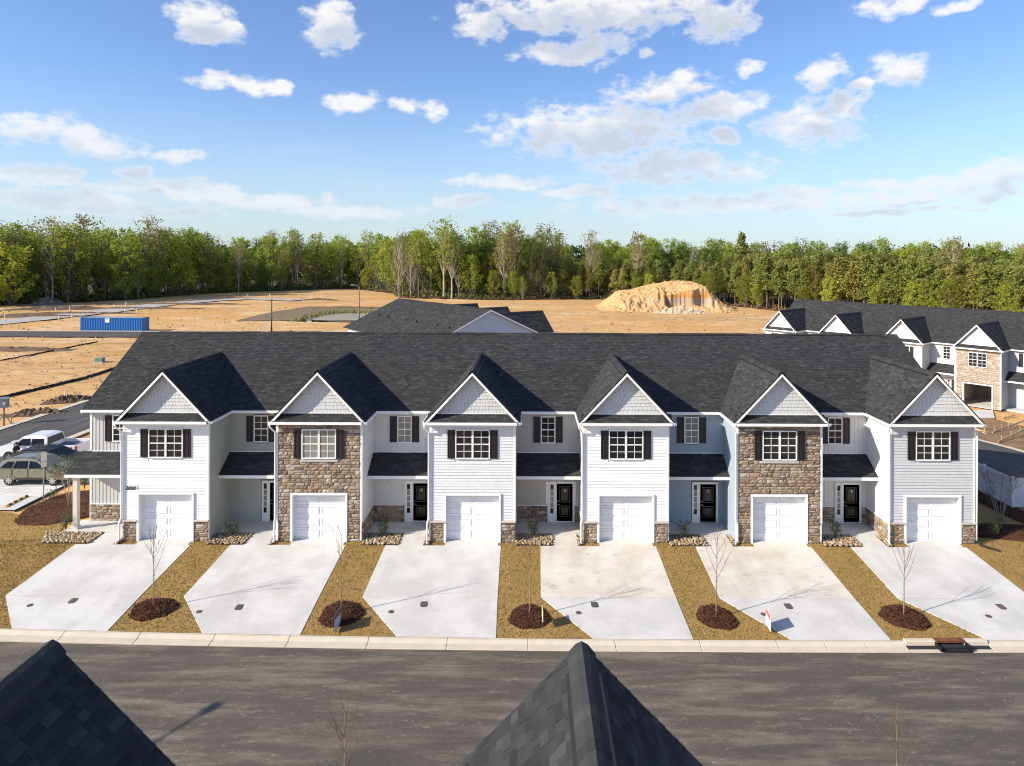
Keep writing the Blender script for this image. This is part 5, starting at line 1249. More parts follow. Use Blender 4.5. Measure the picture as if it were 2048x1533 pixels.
for k in range(nm):
    o = m1 + u_m * (stm * k + (7.92 - GOV) * scm) - v_m * YRIDGE * scm * 1.36
    T = townhouse('townhouse', ml[k], 'townhouses of the middle row behind', (o.x, o.y, ZM), ang_m, lod=2, seed=900 + 9*k, bare=True, vents=True, wing_c=(.5, .56, .63), rec_c=(.42, .50, .58), left_end=k == 0, right_end=k == nm - 1, roof_left=-7.92 + GOV, left=-5.2 if k == 0 else -5.72)
    T.scale = (scm, scm * 1.36, 1)
    if k == 0:
        xw = -5.2 - .02; h = MB(); z = .1
        sidm = sid('0.42_0.50_0.58', (.42, .50, .58))
        while z < ZR - .25:
            half = (YRIDGE - YR) * min(1, (ZR - .2 - z) / (ZR - ZE)); h.extr([(xw - .02, YRIDGE - half, z), (xw - .02, YRIDGE + half, z), (xw - .004, YRIDGE + half, z + .15), (xw - .004, YRIDGE - half, z + .15)], (.01, 0, 0)); z += .15
        tag(h.build('siding', sidm, T), kind='stuff')
# ------------------------------------------------------------------ roads and bare ground behind
ux = Vector((u_r.x, u_r.y))
pe = PG(1950, 880); pe2 = PG(2048, 905); ue = (Vector((pe2.x, pe2.y)) - Vector((pe.x, pe.y))).normalized(); ne = Vector((ue.y, -ue.x)); ne = ne if ne.x < 0 else -ne
c0 = Vector((pe.x, pe.y)) + ne * 4.2
ribbon('side_road', [c0 - ue * 70, c0 + ue * 16], 7.6, M_asph2, .05)
ribbon('side_kerb', [c0 - ue * 70 - ne * 4.1, c0 + ue * 16 - ne * 4.1], .6, M_kerb, .09)
q = [c0 - ue * 12 - ne * 4.45, c0 + ue * 16 - ne * 4.45, c0 + ue * 16 - ne * 14, c0 - ue * 12 - ne * 14]
patch('muddy_lot', [(p.x, p.y) for p in q], M_mud, .04, 'structure', 1.0, .05)
ribbon('cross_street', [(-41.2, 2), (-41.2, 70)], 7.4, M_asph2, .05)
ribbon('cross_kerb', [(-45.0, 0), (-45.0, 70)], .7, M_kerb, .10); ribbon('cross_kerb', [(-37.2, 18.5), (-37.2, 70)], .6, M_kerb, .10)
a, b_ = PG(-40, 669), PG(300, 669); ribbon('back_road', [(a.x - 40, a.y), (b_.x + 70, b_.y)], 9.0, M_asph2, .10)
a, b_ = PG(-40, 664), PG(300, 664); ribbon('back_kerb', [(a.x - 40, a.y), (b_.x + 70, b_.y)], 1.2, M_kerb, .16)
tr = [PG(x, y) for x, y in ((-60, 652), (60, 640), (200, 625), (330, 609), (430, 601), (500, 598), (600, 601))]
ribbon('gravel_track', [(p.x, p.y) for p in tr], 9.0, M_gravel, .13, 4.0)
bk = [PG(x, y) for x, y in ((470, 643), (560, 642), (640, 644), (700, 645), (760, 640), (780, 622), (700, 616), (620, 614), (560, 622))]
patch('pond_bank', [(p.x, p.y) for p in bk], M_bank, .10, 'structure', 3.0, .08)
pd = [PG(x, y) for x, y in ((612, 643), (660, 644), (720, 644), (765, 641), (760, 632), (720, 629), (680, 629), (645, 633))]
M_water = mat('pond_water', (.34, .29, .17), .30, spec=.3, var=.2, vscale=.3)
patch('pond', [(p.x, p.y) for p in pd], M_water, .28, 'structure', 6.0)
rd = MB(); rg = random.Random(8)
for (x0, y0), (x1, y1) in zip(((598, 643), (622, 637), (645, 632), (680, 628), (720, 628)), ((622, 637), (645, 632), (680, 628), (720, 628), (770, 631))):
    for k in range(170):
        t = rg.random(); p = PG(x0 + (x1 - x0)*t, y0 + (y1 - y0)*t); p.x += rg.gauss(0, .8); p.y += rg.gauss(0, 1.4); hh = rg.uniform(.5, 1.5); a = rg.uniform(0, 6.3); w = .11
        rd.add([(p.x - w*math.cos(a), p.y - w*math.sin(a), p.z), (p.x + w*math.cos(a), p.y + w*math.sin(a), p.z), (p.x + rg.uniform(-.3, .3), p.y + rg.uniform(-.3, .3), p.z + hh)], [(0, 1, 2)])
tag(rd.build('reeds', mat('reed', (.2, .2, .07), .8, island=True, rnd=[(.17,.19,.05),(.24,.24,.08),(.30,.24,.12)], trans=.2)), kind='stuff')
# silt socks and spoil ridges left by trenching
def berm(name, label, pts, r, m, n=26):
    q = [PG(*p) for p in pts]; L = []
    for a, c in zip(q[:-1], q[1:]): L += [a.lerp(c, i / n) for i in range(n)]
    L.append(q[-1]); rg = random.Random(len(label)); b = MB(); b.tube([Vector((p.x, p.y, p.z + r*.35 + rg.uniform(-.04, .04))) for p in L], [r * rg.uniform(.8, 1.2) for _ in L], 7)
    return tag(b.build(name, m, smooth=True), label, 'silt sock')
M_sock = mat('silt_sock', (.022, .017, .013), .9, var=.3, vscale=3)
berm('silt_sock', 'long dark silt sock lying across the graded lot on the left', [(-30, 806), (0, 797), (60, 783), (120, 769), (170, 757), (222, 740), (300, 715)], .17, M_sock)
berm('silt_sock', 'thin dark silt sock crossing the dirt beyond the green utility box', [(0, 722), (60, 711), (110, 701), (150, 693), (195, 684)], .10, M_sock)
M_clod = mat('soil_clod', (.13, .085, .055), .95, var=.35, vscale=2, bump=.8, bscale=6)
def spoil(label, px, py, L, w, h, rot, seed, m=None):
    p = PG(px, py); b = MB(); n, k = 26, 9; rg = random.Random(seed); vs = []
    for i in range(n + 1):
        for j in range(k + 1):
            u, v = i / n * 2 - 1, j / k * 2 - 1; z = h * max(0, 1 - u*u) * max(0, 1 - v*v) * rg.uniform(.4, 1.3) - .05; x, y = u * L/2 + rg.uniform(-.05, .05), v * w/2 + rg.uniform(-.05, .05)
            X, Y = p.x + x*math.cos(rot) - y*math.sin(rot), p.y + x*math.sin(rot) + y*math.cos(rot); vs.append((X, Y, G(X, Y) + z))
    b.add(vs, [(i*(k+1)+j, (i+1)*(k+1)+j, (i+1)*(k+1)+j+1, i*(k+1)+j+1) for i in range(n) for j in range(k)])
    return tag(b.build('soil_heap', m or M_clod), label, 'soil heap')
spoil('dark clod heap beside the cross street kerb', 75, 828, 5.5, 1.6, .55, .25, 1); spoil('brown spoil heap near the roof edge by the kerb', 140, 803, 5, 1.5, .7, .4, 2)
spoil('low spoil ridge beyond the gravel track', 110, 619, 26, 4, .9, .3, 3); spoil('small dark mound at the edge of the left woods', 97, 610, 9, 5, 2.2, 0, 4, mat('grey_spoil', (.14, .12, .10), .95, var=.3, vscale=1))
for k, (x, y, L) in enumerate(((60, 634, 30), (150, 628, 34), (260, 618, 38), (360, 609, 40), (640, 600, 12), (700, 617, 30), (40, 700, 18), (560, 668, 40))):
    spoil('ragged strip of turned soil %s' % ('left of the blue container', 'just above the blue container', 'right of the blue container', 'by the gravel track bend', 'at the end of the gravel track', 'above the pond', 'below the back road', 'near the wooden pole')[k], x, y, L, 2.2, .5, .1 if k < 4 else 0, 20 + k)

# ------------------------------------------------------------------ container, posts, poles
def container():
    p0, p1 = PG(161, 662.5), PG(284, 663.5); c = (p0 + p1) / 2; L = (p1 - p0).length
    T = thing('shipping_container', 'long blue corrugated shipping container beside the back road', 'container', (c.x, c.y + 1.2, c.z), math.atan2(p1.y - p0.y, p1.x - p0.x)); H, W = 2.6, 2.44
    blue = mat('container_blue', (.045, .21, .52), .45, var=.12, vscale=.6); blue2 = mat('container_frame', (.03, .15, .38), .45)
    f = MB(); h = L / 2
    for x in (-h, h - .16):
        for y in (-W/2, W/2 - .16): f.box(x, x + .16, y, y + .16, 0, H)
    for y in (-W/2, W/2 - .12): f.box(-h + .16, h - .16, y, y + .12, H - .12, H); f.box(-h + .16, h - .16, y, y + .12, .0, .16)
    for x in (-h, h - .12): f.box(x, x + .12, -W/2 + .16, W/2 - .16, H - .12, H); f.box(x, x + .12, -W/2 + .16, W/2 - .16, 0, .16)
    f.build('frame', blue2, T)
    for s, nmn in ((-1, 'side_wall'), (1, 'side_wall')):
        w = MB(); n = 36; d = (2*h - .32) / n; y = s * (W/2 - .03)
        prof = []
        for k in range(n):
            x = -h + .16 + k*d; prof += [(x, 0), (x + d*.34, 0), (x + d*.5, -.14), (x + d*.84, -.14)]
        prof.append((h - .16, 0)); vs = [(x, y + s*q, z) for x, q in prof for z in (.16, H - .12)]
        w.add(vs, [(2*i, 2*i+2, 2*i+3, 2*i+1) for i in range(len(prof) - 1)]); w.build(nmn, blue, T)
    r = MB(); r.box(-h + .12, h - .12, -W/2 + .12, W/2 - .12, H - .08, H - .03); r.box(-h + .12, h - .12, -W/2 + .12, W/2 - .12, .1, .14); r.build('roof_panel', mat('container_roof', (.30, .36, .42), .5, var=.2, vscale=.7), T)
    for k in range(2):
        d = MB(); y0 = -W/2 + .17 + k * (W/2 - .17) ; d.box(h - .07, h - .02, y0 + .005, y0 + W/2 - .175, .17, H - .13); dd = d.build('door', blue, T)
        for yy in (y0 + .3, y0 + .75): q = MB(); q.tube([(h + .01, yy, .2), (h + .01, yy, H - .16)], .025, 6); q.build('lock_rod', M_steel, dd)
    d = MB(); d.box(-h + .02, -h + .07, -W/2 + .17, W/2 - .17, .17, H - .13); d.build('end_wall', blue, T)
    s = MB(); x = P(215, 650, 1).x; k = -h + 2*h * (215.5 - 161) / (284 - 161); s.box(k - .42, k + .42, -W/2 - .035, -W/2 - .02, H - .92, H - .14); so = s.build('logo_plate', swh, T)
    q = MB(); q.box(k - .12, k + .12, -W/2 - .042, -W/2 - .035, H - .42, H - .30); q.box(k - .28, k + .28, -W/2 - .042, -W/2 - .035, H - .62, H - .57); q.build('logo_mark', mat('logo_red', (.45, .12, .08), .5), so)
container()
M_pvc = mat('white_pvc', (.75, .75, .73), .4)
stub = [(10.6, 654, 17, 'tallest white pipe stub left of the container by the track'), (9, 637, 10, 'white pipe stub beyond the gravel track at the left edge'), (111, 625, 9, 'left one of two white pipe stubs beyond the track'), (139, 624, 11, 'taller of two white pipe stubs beyond the track'),
        (118, 641, 9, 'white pipe stub on the near track edge, nearest the left edge'), (144, 637, 9, 'white pipe stub on the near track edge left above the container'), (228, 615, 6, 'short white stub far beyond the container, left one'), (252, 612, 8, 'white stub far beyond the container, right one'),
        (250, 626, 8, 'white stub just above the container roof'), (273.5, 623, 5, 'small white stub above the right end of the container'), (494.6, 594, 5, 'tiny white stub near the gravel track bend'), (539.5, 593, 5, 'white stub just above the wooden pole top'), (598.5, 593.5, 6, 'white stub beyond the gravel track end'),
        (622, 597, 8, 'left one of the paired white stubs at the gravel end'), (642.7, 598, 8, 'right one of the paired white stubs at the gravel end'), (606, 602, 4, 'very short white stub in front of the gravel end'), (517.6, 663, 6, 'white stub above the ridge left of the wooden pole'), (588.7, 663, 6, 'white stub above the ridge right of the wooden pole'),
        (367, 661, 7, 'white stub above the ridge, first right of the container'), (441, 662, 7, 'white stub above the ridge midway to the wooden pole'), (130, 798, 15, 'white pipe stub near the brown spoil heap by the roof'), (209, 723, 11, 'white pipe stub right beside the green utility box')]
for k, (px, py, h, lab) in enumerate(stub):
    p = PG(px, py); hh = h * (p.y - CAM.y) / FPX; b = MB(); r = max(.06, .7 * (p.y - CAM.y) / FPX); b.cyl(0, 0, -.3, hh, r, 10); b.cyl(0, 0, hh - r, hh + .02, r * 1.25, 10)
    tag(b.build('pipe_stub', M_pvc, loc=p), lab, 'pipe stub', 'white pipe stubs in the field')
def ubox(label, px, py, w):
    p = PG(px, py); T = thing('utility_box', label, 'utility box', p, .1); m = mat('utility_green', (.16, .27, .17), .5, var=.1, vscale=2)
    b = MB(); b.box(-w/2, w/2, -.4, .4, .1, w*.5); b.extr([(-w/2, -.44, w*.5), (w/2, -.44, w*.5), (w/2, .44, w*.58), (-w/2, .44, w*.58)], (0, 0, .05)); bevel(b.build('cabinet', m, T), .03); b = MB(); b.box(-w/2 - .1, w/2 + .1, -.5, .5, -.2, .1); b.build('pad', CONC(0), T)
ubox('green utility transformer box in the graded lot on the left', 199.5, 725, 1.05); ubox('green utility box at the edge of the pond', 619.5, 643, .9)
M_wood = mat('weathered_pole', (.13, .095, .06), .9, var=.3, vscale=2)
def lamp_post(label, x, y, h, arm, m, rot=0.0, z=None):
    T = thing('street_lamp', label, 'street lamp', (x, y, G(x, y) if z is None else z), rot); b = MB(); b.tube([(0, 0, -.3), (0, 0, h)], [.15, .10], 12); b.build('pole', m, T, True)
    b = MB(); b.tube([(0, 0, h - .35), (-.25, 0, h + .15), (-.8, 0, h + .35), (-arm, 0, h + .38)], .045, 8); b.build('arm', M_steel, T, True)
    b = MB(); b.box(-arm - .65, -arm, -.16, .16, h + .30, h + .44); bevel(b.build('lamp_head', mat('lamp_grey', (.45, .46, .46), .4), T), .03)
    b = MB(); b.box(-arm - .58, -arm - .08, -.11, .11, h + .285, h + .30); b.build('lens', M_lampw, T)
p = PG(543, 670); d = p.y - CAM.y; lamp_post('dark wooden street lamp pole standing left of the pond', p.x, p.y, (670 - 598) * d / FPX, 1.0, M_wood, R(190))
p = PG(718.5, 648); d = p.y - CAM.y; lamp_post('slender brown street lamp standing in front of the pond', p.x, p.y, (648 - 574) * d / FPX, 1.2, mat('brown_pole', (.24, .16, .10), .8), 0)
lamp_post('street lamp on the near pavement, seen only by its shadow on the road', -26.5, -20.6, 8.0, 2.5, M_steel, math.atan2(-2.4, -1.5), z=-.3)
def tripod():
    p = PG(8, 851); T = thing('utility_pedestal', 'grey electric box on a wooden stand beside the cross street kerb', 'utility pedestal', p, .3); g = mat('meter_grey', (.20, .23, .26), .5, metal=.2)
    b = MB(); b.box(-.05, .05, -.05, .05, -.2, 1.75); b.build('post', mat('raw_timber', (.33, .22, .14), .9, var=.2, vscale=5), T)
    for a in (-.5, .5):
        q = MB(); q.tube([(0, 0, 1.15), (a, a*.3, 0)], .035, 5); q.build('brace', MATS['raw_timber'], T); q = MB(); q.box(a - .03, a + .03, a*.3 - .03, a*.3 + .03, -.2, .8); q.build('stake', M_steel, T)
    b = MB(); b.box(-.48, .48, -.04, .04, .85, .97); b.build('crossbar', MATS['raw_timber'], T)
    b = MB(); b.box(-.33, .33, -.20, .20, 1.55, 2.30); b.extr([(-.36, -.24, 2.30), (.36, -.24, 2.30), (.36, .22, 2.42), (-.36, .22, 2.42)], (0, 0, .03)); bevel(b.build('meter_box', g, T), .02)
    b = MB(); b.cyl(0, 0, 0, .08, .12, 14); o = b.build('meter', M_lampw, T); o.location = (.1, -.2, 1.95); o.rotation_euler = (R(90), 0, 0)
tripod()

# clods and tufts scattered over the graded ground
def clods():
    b = MB(); r = random.Random(12)
    for _ in range(5200):
        px_, py_ = r.uniform(-20, 1560), r.uniform(590, 830)
        if py_ > 662 and px_ > 290: continue
        p = PG(px_, py_); s = r.uniform(.06, .22) * (1.6 if py_ < 680 else 1); q = [Vector((r.uniform(-1, 1), r.uniform(-1, 1), 0)) * s for _ in range(3)]
        b.add([p + v for v in q] + [p + Vector((0, 0, s * r.uniform(.4, 1.0)))], [(0, 1, 3), (1, 2, 3), (2, 0, 3)])
    tag(b.build('soil_clods', mat('clod_mix', (.3, .2, .1), .95, island=True, rnd=[(.24,.15,.08),(.40,.27,.14),(.17,.11,.065),(.50,.36,.20),(.30,.24,.10)], spec=.1)), kind='stuff')
clods()

# form boards on the muddy lot
M_lum = mat('fresh_lumber', (.58, .42, .25), .85, var=.15, vscale=3)
def form(label, a, c, stakes, w=.04, h=.16):
    p, q = PG(*a), PG(*c); L = (q - p).length; T = thing('form_board', label, 'lumber', p, math.atan2(q.y - p.y, q.x - p.x), 'concrete forms on the muddy lot')
    b = MB(); b.box(0, L, -w/2, w/2, .02, .02 + h); b.build('plank', M_lum, T)
    for k in range(stakes):
        x = L * (k + .4) / stakes; b = MB(); b.box(x - .035, x + .035, w/2 + .003, w/2 + .03, -.1, .5); b.build('stake', M_lum, T)
form('long staked form board crossing the muddy lot', (1985, 868), (2052, 850), 5); form('short form board by the corner of the gray end townhouse', (1945, 860), (1978, 866), 2); form('loose plank lying diagonally on the muddy lot', (1966, 866), (2021, 889), 0, .14, .05)
form('staked form board nearest the side road', (1996, 887), (2052, 869), 3); form('pale plank along the side road kerb', (1992, 889), (2040, 899), 0, .12, .06); form('leaning plank at the gray townhouse eave', (1947, 872), (1956, 881), 1)
form('stubby form board in front of the open garage', (2005, 840), (2030, 833), 3)
patch('new_drive', [(p.x, p.y) for p in (PG(1928, 838), PG(1990, 838), PG(1985, 822), PG(1930, 822))], CONC(0), .07)

# ------------------------------------------------------------------ sand stockpile
def vnoise(seed):
    r = np.random.default_rng(seed); T_ = r.uniform(-1, 1, (64, 64))
    def f(x, y):
        i, j = math.floor(x), math.floor(y); u, v = x - i, y - j; u, v = u*u*(3 - 2*u), v*v*(3 - 2*v)
        a, b, c, d = T_[i % 64, j % 64], T_[(i+1) % 64, j % 64], T_[i % 64, (j+1) % 64], T_[(i+1) % 64, (j+1) % 64]
        return (a*(1-u) + b*u)*(1-v) + (c*(1-u) + d*u)*v
    return f
def stockpile():
    from bisect import bisect
    c = PG(1346, 622); vn = vnoise(5)
    A = [(-19.5, 0), (-17.5, .8), (-13.0, 4.4), (-8.5, 5.0), (-3.4, 6.3), (3.5, 7.6), (8.8, 7.2), (10.6, 6.4), (14.6, 2.6), (18.0, .3), (19.5, 0)]; ax = [q[0] for q in A]
    def H(a):
        k = max(1, min(len(A) - 1, bisect(ax, a))); (x0, y0), (x1, y1) = A[k-1], A[k]; t = max(0, min(1, (a - x0) / (x1 - x0))); return y0 + (y1 - y0) * t
    nx, ny = 190, 110; vs = []
    for j in range(ny + 1):
        b = -9 + 30 * (j / ny)
        for i in range(nx + 1):
            a = -20 + 40 * i / nx; h = H(a); cl = sst(-1.9, -.9, a + .3 * vn(b, 3)) * (1 - sst(9.3, 10.6, a))
            fe = -1.0 + .7 * vn(a * .35, 1.5) + .16 * vn(a * 1.7, 7.2)
            eh = (4.1 + (a + 1) / 10.5 * 2.5) if cl > .02 else h * .80
            eh = h * .80 * (1 - cl) + max(0, eh) * cl
            plateau = eh + (h - eh) * sst(fe, fe + 10, b)
            gul = vn(a * .5 + 9, b * .3) * 1.2 + vn(a * 1.4, b * .7 + 4) * .45
            ramp = sst(-7.5, 1.6, b + gul * .9 * sst(-8, -3, b) * (1 - sst(-.5, 2, b)))
            cr = vn(a * .8 + 3, b * .6 + 2.2) * .35 + vn(a * 2.3, 8.8) * .10
            cliff = .20 * sst(-7, fe - .4, b + vn(a, b) * .8) + .80 * sst(fe - .30, fe + .30, b + cr)
            z = plateau * (ramp * (1 - cl) + cliff * cl) * (1 - sst(13, 20, b)) + (vn(a * .9, b * .9) * .30 + vn(a * 2.4, b * 2.4) * .18) * min(1, h / 3) - .22
            vs.append((c.x + a, c.y + b + 4, c.z + max(-.3, z)))
    m = MB(); m.add(vs, [(j*(nx+1)+i, j*(nx+1)+i+1, (j+1)*(nx+1)+i+1, (j+1)*(nx+1)+i) for j in range(ny) for i in range(nx)])
    def layers(g, pos, col):
        z = g.n('ShaderNodeSeparateXYZ', {0: pos}).outputs[2]; w = g.noise(pos, .35, 5, .6); zz = g.math('MULTIPLY_ADD', w, 1.6, z)
        t = g.n('ShaderNodeMapRange', {0: zz, 1: .5, 2: 8.5}).outputs[0]
        lay = g.ramp(t, [(0, (.46, .32, .19)), (.25, (.46, .33, .21)), (.36, (.36, .28, .21)), (.46, (.38, .29, .22)), (.53, (.44, .21, .06)), (.62, (.45, .24, .08)), (.72, (.48, .31, .15)), (1, (.52, .36, .20))])
        nzv = g.n('ShaderNodeSeparateXYZ', {0: g.n('ShaderNodeNewGeometry').outputs['True Normal']}).outputs[2]
        col = g.mix(g.step(nzv, .80, .45), col, lay); k = g.noise(g.vec('MULTIPLY', pos, (1, 1, .4)), .9, 7, .72)
        return g.mix(g.math('MULTIPLY', g.step(k, .50, .74), .55), col, (.33, .20, .10))
    tag(m.build('sand_stockpile', mat('stockpile_sand', (.55, .34, .15), .95, bump=.8, bscale=1.8, extra=layers, spec=.2)), 'large flat-topped sand stockpile with a cut face before the pines', 'sand pile')
stockpile()
spoil('low rubble spill at the foot of the sand stockpile', 1361, 626, 14, 6, 1.6, 0, 50, mat('pale_spill', (.50, .38, .25), .95, var=.2, vscale=.8))

# ------------------------------------------------------------------ woods
LEAFS = {'fresh': [(.29,.35,.050),(.38,.44,.065),(.22,.28,.042),(.33,.40,.06)], 'yellow': [(.37,.41,.05),(.45,.47,.07),(.30,.35,.05)], 'olive': [(.29,.26,.09),(.36,.31,.11),(.22,.22,.07),(.33,.25,.10)],
         'bud': [(.30,.22,.13),(.34,.28,.13),(.24,.18,.11)], 'deep': [(.15,.215,.040),(.19,.265,.05),(.11,.165,.034)], 'pine': [(.22,.245,.058),(.28,.305,.075),(.17,.20,.05),(.33,.35,.09)], 'pine2': [(.32,.295,.078),(.39,.35,.10),(.26,.245,.07)]}
LM = {k: mat('leaf_' + k, v[0], .7, island=True, rnd=v, trans=.45, spec=.1) for k, v in LEAFS.items()}
M_tb = mat('trunk_grey', (.16, .13, .105), .95, var=.3, vscale=1.5, spec=.1); M_tp = mat('trunk_pale', (.42, .37, .30), .95, var=.25, vscale=1.2, spec=.1); M_tpine = mat('trunk_pine', (.22, .15, .105), .95, var=.3, vscale=1.5, spec=.1)
def clump(L, rg, c, rad, n, s):
    for _ in range(n):
        d = Vector((rg.gauss(0, 1), rg.gauss(0, 1), rg.gauss(0, .8))) * rad * .58; p = c + d; q = s * rg.uniform(.6, 1.35)
        a = Vector((rg.gauss(0, 1), rg.gauss(0, 1), rg.gauss(0, 1))).normalized(); b = a.orthogonal().normalized()
        L.add([p - a*q, p - b*q*.7, p + a*q*.9, p + b*q*.75], [(0, 1, 2, 3)])
def hardwood(seed, h, w, lm, tm, base=.36, n=34, leaf=.33, per=54):
    rg = random.Random(seed); t = MB(); L = MB(); pts = [Vector((rg.uniform(-.3, .3) * k / 3, rg.uniform(-.3, .3) * k / 3, h * .84 * k / 6)) for k in range(7)]; pts[0] = Vector((0, 0, -1))
    r0 = h * .012; t.tube(pts, [r0 * (1 - .12 * k) for k in range(7)], 6)
    for k in range(n):
        f = base + (.98 - base) * ((k + rg.random()) / n); a = k * 2.4 + rg.uniform(-.5, .5); q = (f - base) / (1 - base)
        rad = w * (.30 + .70 * math.sin(math.pi * min(1, .16 + q * .78))) * rg.uniform(.40, 1.05); z = h * f
        c = Vector((math.cos(a) * rad, math.sin(a) * rad, z)); kk = min(5, int(max(.05, f - .22) / .84 * 6)); s = pts[kk]
        if s.z > z - .8: s = pts[max(0, kk - 1)]
        mid = s.lerp(c, .55) + Vector((0, 0, -rad * .10)); t.tube([s, mid, c + Vector((0, 0, .2))], [r0 * .36, r0 * .22, r0 * .07], 4, False)
        for e in range(2):
            d = Vector((rg.uniform(-1, 1), rg.uniform(-1, 1), rg.uniform(0, 1))) * 1.5; t.tube([mid.lerp(c, .5), c + d], [r0 * .14, r0 * .04], 3, False)
        clump(L, rg, c, h * .052 * rg.uniform(.7, 1.4), per, leaf); clump(L, rg, mid.lerp(c, .6), h * .04, per // 4, leaf * .9)
    return t.mesh('trunk', tm), L.mesh('crown', lm)
def pine(seed, h, w, lm, base=.45, n=38, per=32, leaf=.29):
    rg = random.Random(seed); t = MB(); L = MB(); r0 = h * .011; pts = [Vector((rg.uniform(-.12, .12) * k, rg.uniform(-.12, .12) * k, h * k / 5)) for k in range(6)]; pts[0].z = -1
    t.tube(pts, [r0 * (1 - .17 * k) for k in range(6)], 6)
    for k in range(n):
        f = base + (1.0 - base) * (k + rg.random()) / n; q = (f - base) / (1 - base); rad = w * (1 - q * .86) * (.55 + .45 * min(1, q * 4)) * rg.uniform(.35, 1.0); a = rg.uniform(0, 6.28); s = Vector((0, 0, h * f - rad * .1))
        c = Vector((math.cos(a) * rad, math.sin(a) * rad, h * f + rad * .12)); t.tube([s, c], [r0 * .22, r0 * .05], 3, False); clump(L, rg, c, .55 + .5 * rg.random(), per, leaf); clump(L, rg, s.lerp(c, .5), .6, per // 3, leaf)
    for k in range(7):
        a = rg.uniform(0, 6.28); z = h * rg.uniform(.2, base); t.tube([(0, 0, z), (math.cos(a) * w * .35, math.sin(a) * w * .35, z + .3)], [r0 * .15, r0 * .03], 3, False)
    return t.mesh('trunk', M_tpine), L.mesh('crown', lm)
HARD = {'fresh': [hardwood(1, 24, 5.6, LM['fresh'], M_tb, .26, 40), hardwood(2, 25, 4.8, LM['fresh'], M_tp, .34, 36), hardwood(3, 22, 6.2, LM['fresh'], M_tb, .18, 44)],
        'yellow': [hardwood(4, 21, 5.0, LM['yellow'], M_tb, .24, 36), hardwood(5, 18, 5.0, LM['yellow'], M_tb, .14, 42)],
        'olive': [hardwood(6, 26, 4.8, LM['olive'], M_tp, .46, 34, .34, 24), hardwood(7, 25, 4.6, LM['olive'], M_tb, .40, 34, .30, 16)],
        'bare': [hardwood(21, 24, 4.8, LM['bud'], M_tp, .34, 34, .20, 9), hardwood(22, 22, 5.2, LM['bud'], M_tb, .26, 36, .20, 11)],
        'tall': [hardwood(23, 27, 4.4, LM['fresh'], M_tp, .52, 30, .36, 26), hardwood(24, 26, 5.0, LM['fresh'], M_tb, .48, 32, .36, 22)],
        'deep': [hardwood(8, 22, 5.4, LM['deep'], M_tb, .16, 42), hardwood(9, 24, 4.8, LM['deep'], M_tb, .2, 40)]}
PINE = {'pine': [pine(11, 15, 3.3, LM['pine'], .36, 44), pine(12, 16, 3.0, LM['pine'], .44, 42), pine(13, 14, 3.5, LM['pine'], .28, 48)], 'pine2': [pine(14, 15, 3.2, LM['pine2'], .40, 42), pine(15, 14, 3.0, LM['pine2'], .34, 44)]}
tall_pine = pine(16, 25, 3.6, LM['pine'], .62, 34, 26, .45)
def front_line(px):
    L = [(-200, 622), (0, 609), (120, 606), (250, 600), (430, 586), (560, 581), (700, 577), (775, 584), (800, 596), (1000, 600), (1180, 598), (1320, 603), (1480, 613), (1560, 622), (1700, 634), (1850, 646), (2048, 662), (2250, 680)]
    for (x0, y0), (x1, y1) in zip(L[:-1], L[1:]):
        if x0 <= px <= x1: return y0 + (y1 - y0) * (px - x0) / (x1 - x0)
PLANTED = []
def plant(name, meshes, label, group, p, sc, rot, wid=1.0, px_=None):
    T = thing(name, label, 'tree', p, rot, group); sc *= .96; T.scale = (sc * wid, sc * wid, sc); inst('trunk', meshes[0], T, (0, 0, 0)); inst('crown', meshes[1], T, (0, 0, 0)); PLANTED.append((T, VX + (p[0] - CAM.x) / (p[1] - CAM.y) * FPX)); return T
rg = random.Random(77)
adj = {'fresh': 'fresh green tree', 'yellow': 'yellow-green tree', 'olive': 'sparse olive tree', 'deep': 'dark green tree', 'bare': 'nearly bare budding tree', 'tall': 'tall long-trunked tree'}
def sector(px):
    for lim, nm_ in ((150, 'at the woods left edge'), (320, 'behind the blue container'), (480, 'left of the wooden pole'), (620, 'behind the wooden pole'), (790, 'behind the pond'), (950, 'behind the middle roof'), (1150, 'left of the sand stockpile'), (1330, 'behind the sand stockpile'), (1520, 'right of the sand stockpile'), (1750, 'above the right-hand roofs'), (9999, 'at the woods right edge')):
        if px < lim: return nm_
px = -120.0; nH = 0
while px < 1330:                                       # hardwood edge, four ranks deep
    for rank in range(4):
        x = px + rg.uniform(-9, 9) + rank * 7; fy = front_line(max(-200, x)); p = PG(x, fy); d = p.y - CAM.y
        if x > 1120 and rank < 2: continue
        dd = (0, 7, 15, 26)[rank] + rg.uniform(-2, 3) + (14 if x > 1120 else 0); k = (d + dd) / d; q = Vector((CAM.x + (p.x - CAM.x) * k, CAM.y + (p.y - CAM.y) * k, p.z))
        kind = rg.choices(('fresh', 'yellow', 'olive', 'deep', 'bare', 'tall'), (3.6, 1.8, 1.8, .9, .7, 2.8) if rank < 2 else (4, 1.0, 1.6, 2, .4, 1.4))[0]
        sc = rg.choice((rg.uniform(.80, 1.10), rg.uniform(.60, 1.0))) * (1.02 if 750 < x < 1130 else .98) * (1.04 if x < 420 else 1) * (.80 if x > 1120 else 1) * (.86 if 420 < x < 520 else 1)
        if rank == 0 and kind in ('fresh', 'yellow', 'deep') and rg.random() < .6: sc *= rg.uniform(.34, .62)
        plant('broadleaf_tree', rg.choice(HARD[kind]), '%s %s %s' % (adj[kind], ('in front', 'just inside', 'deep inside', 'deep inside')[rank], sector(x)), 'broadleaf trees of the woods', q, sc, rg.uniform(0, 6.28), rg.uniform(.85, 1.15)); nH += 1
    px += 23 if px < 790 else 20
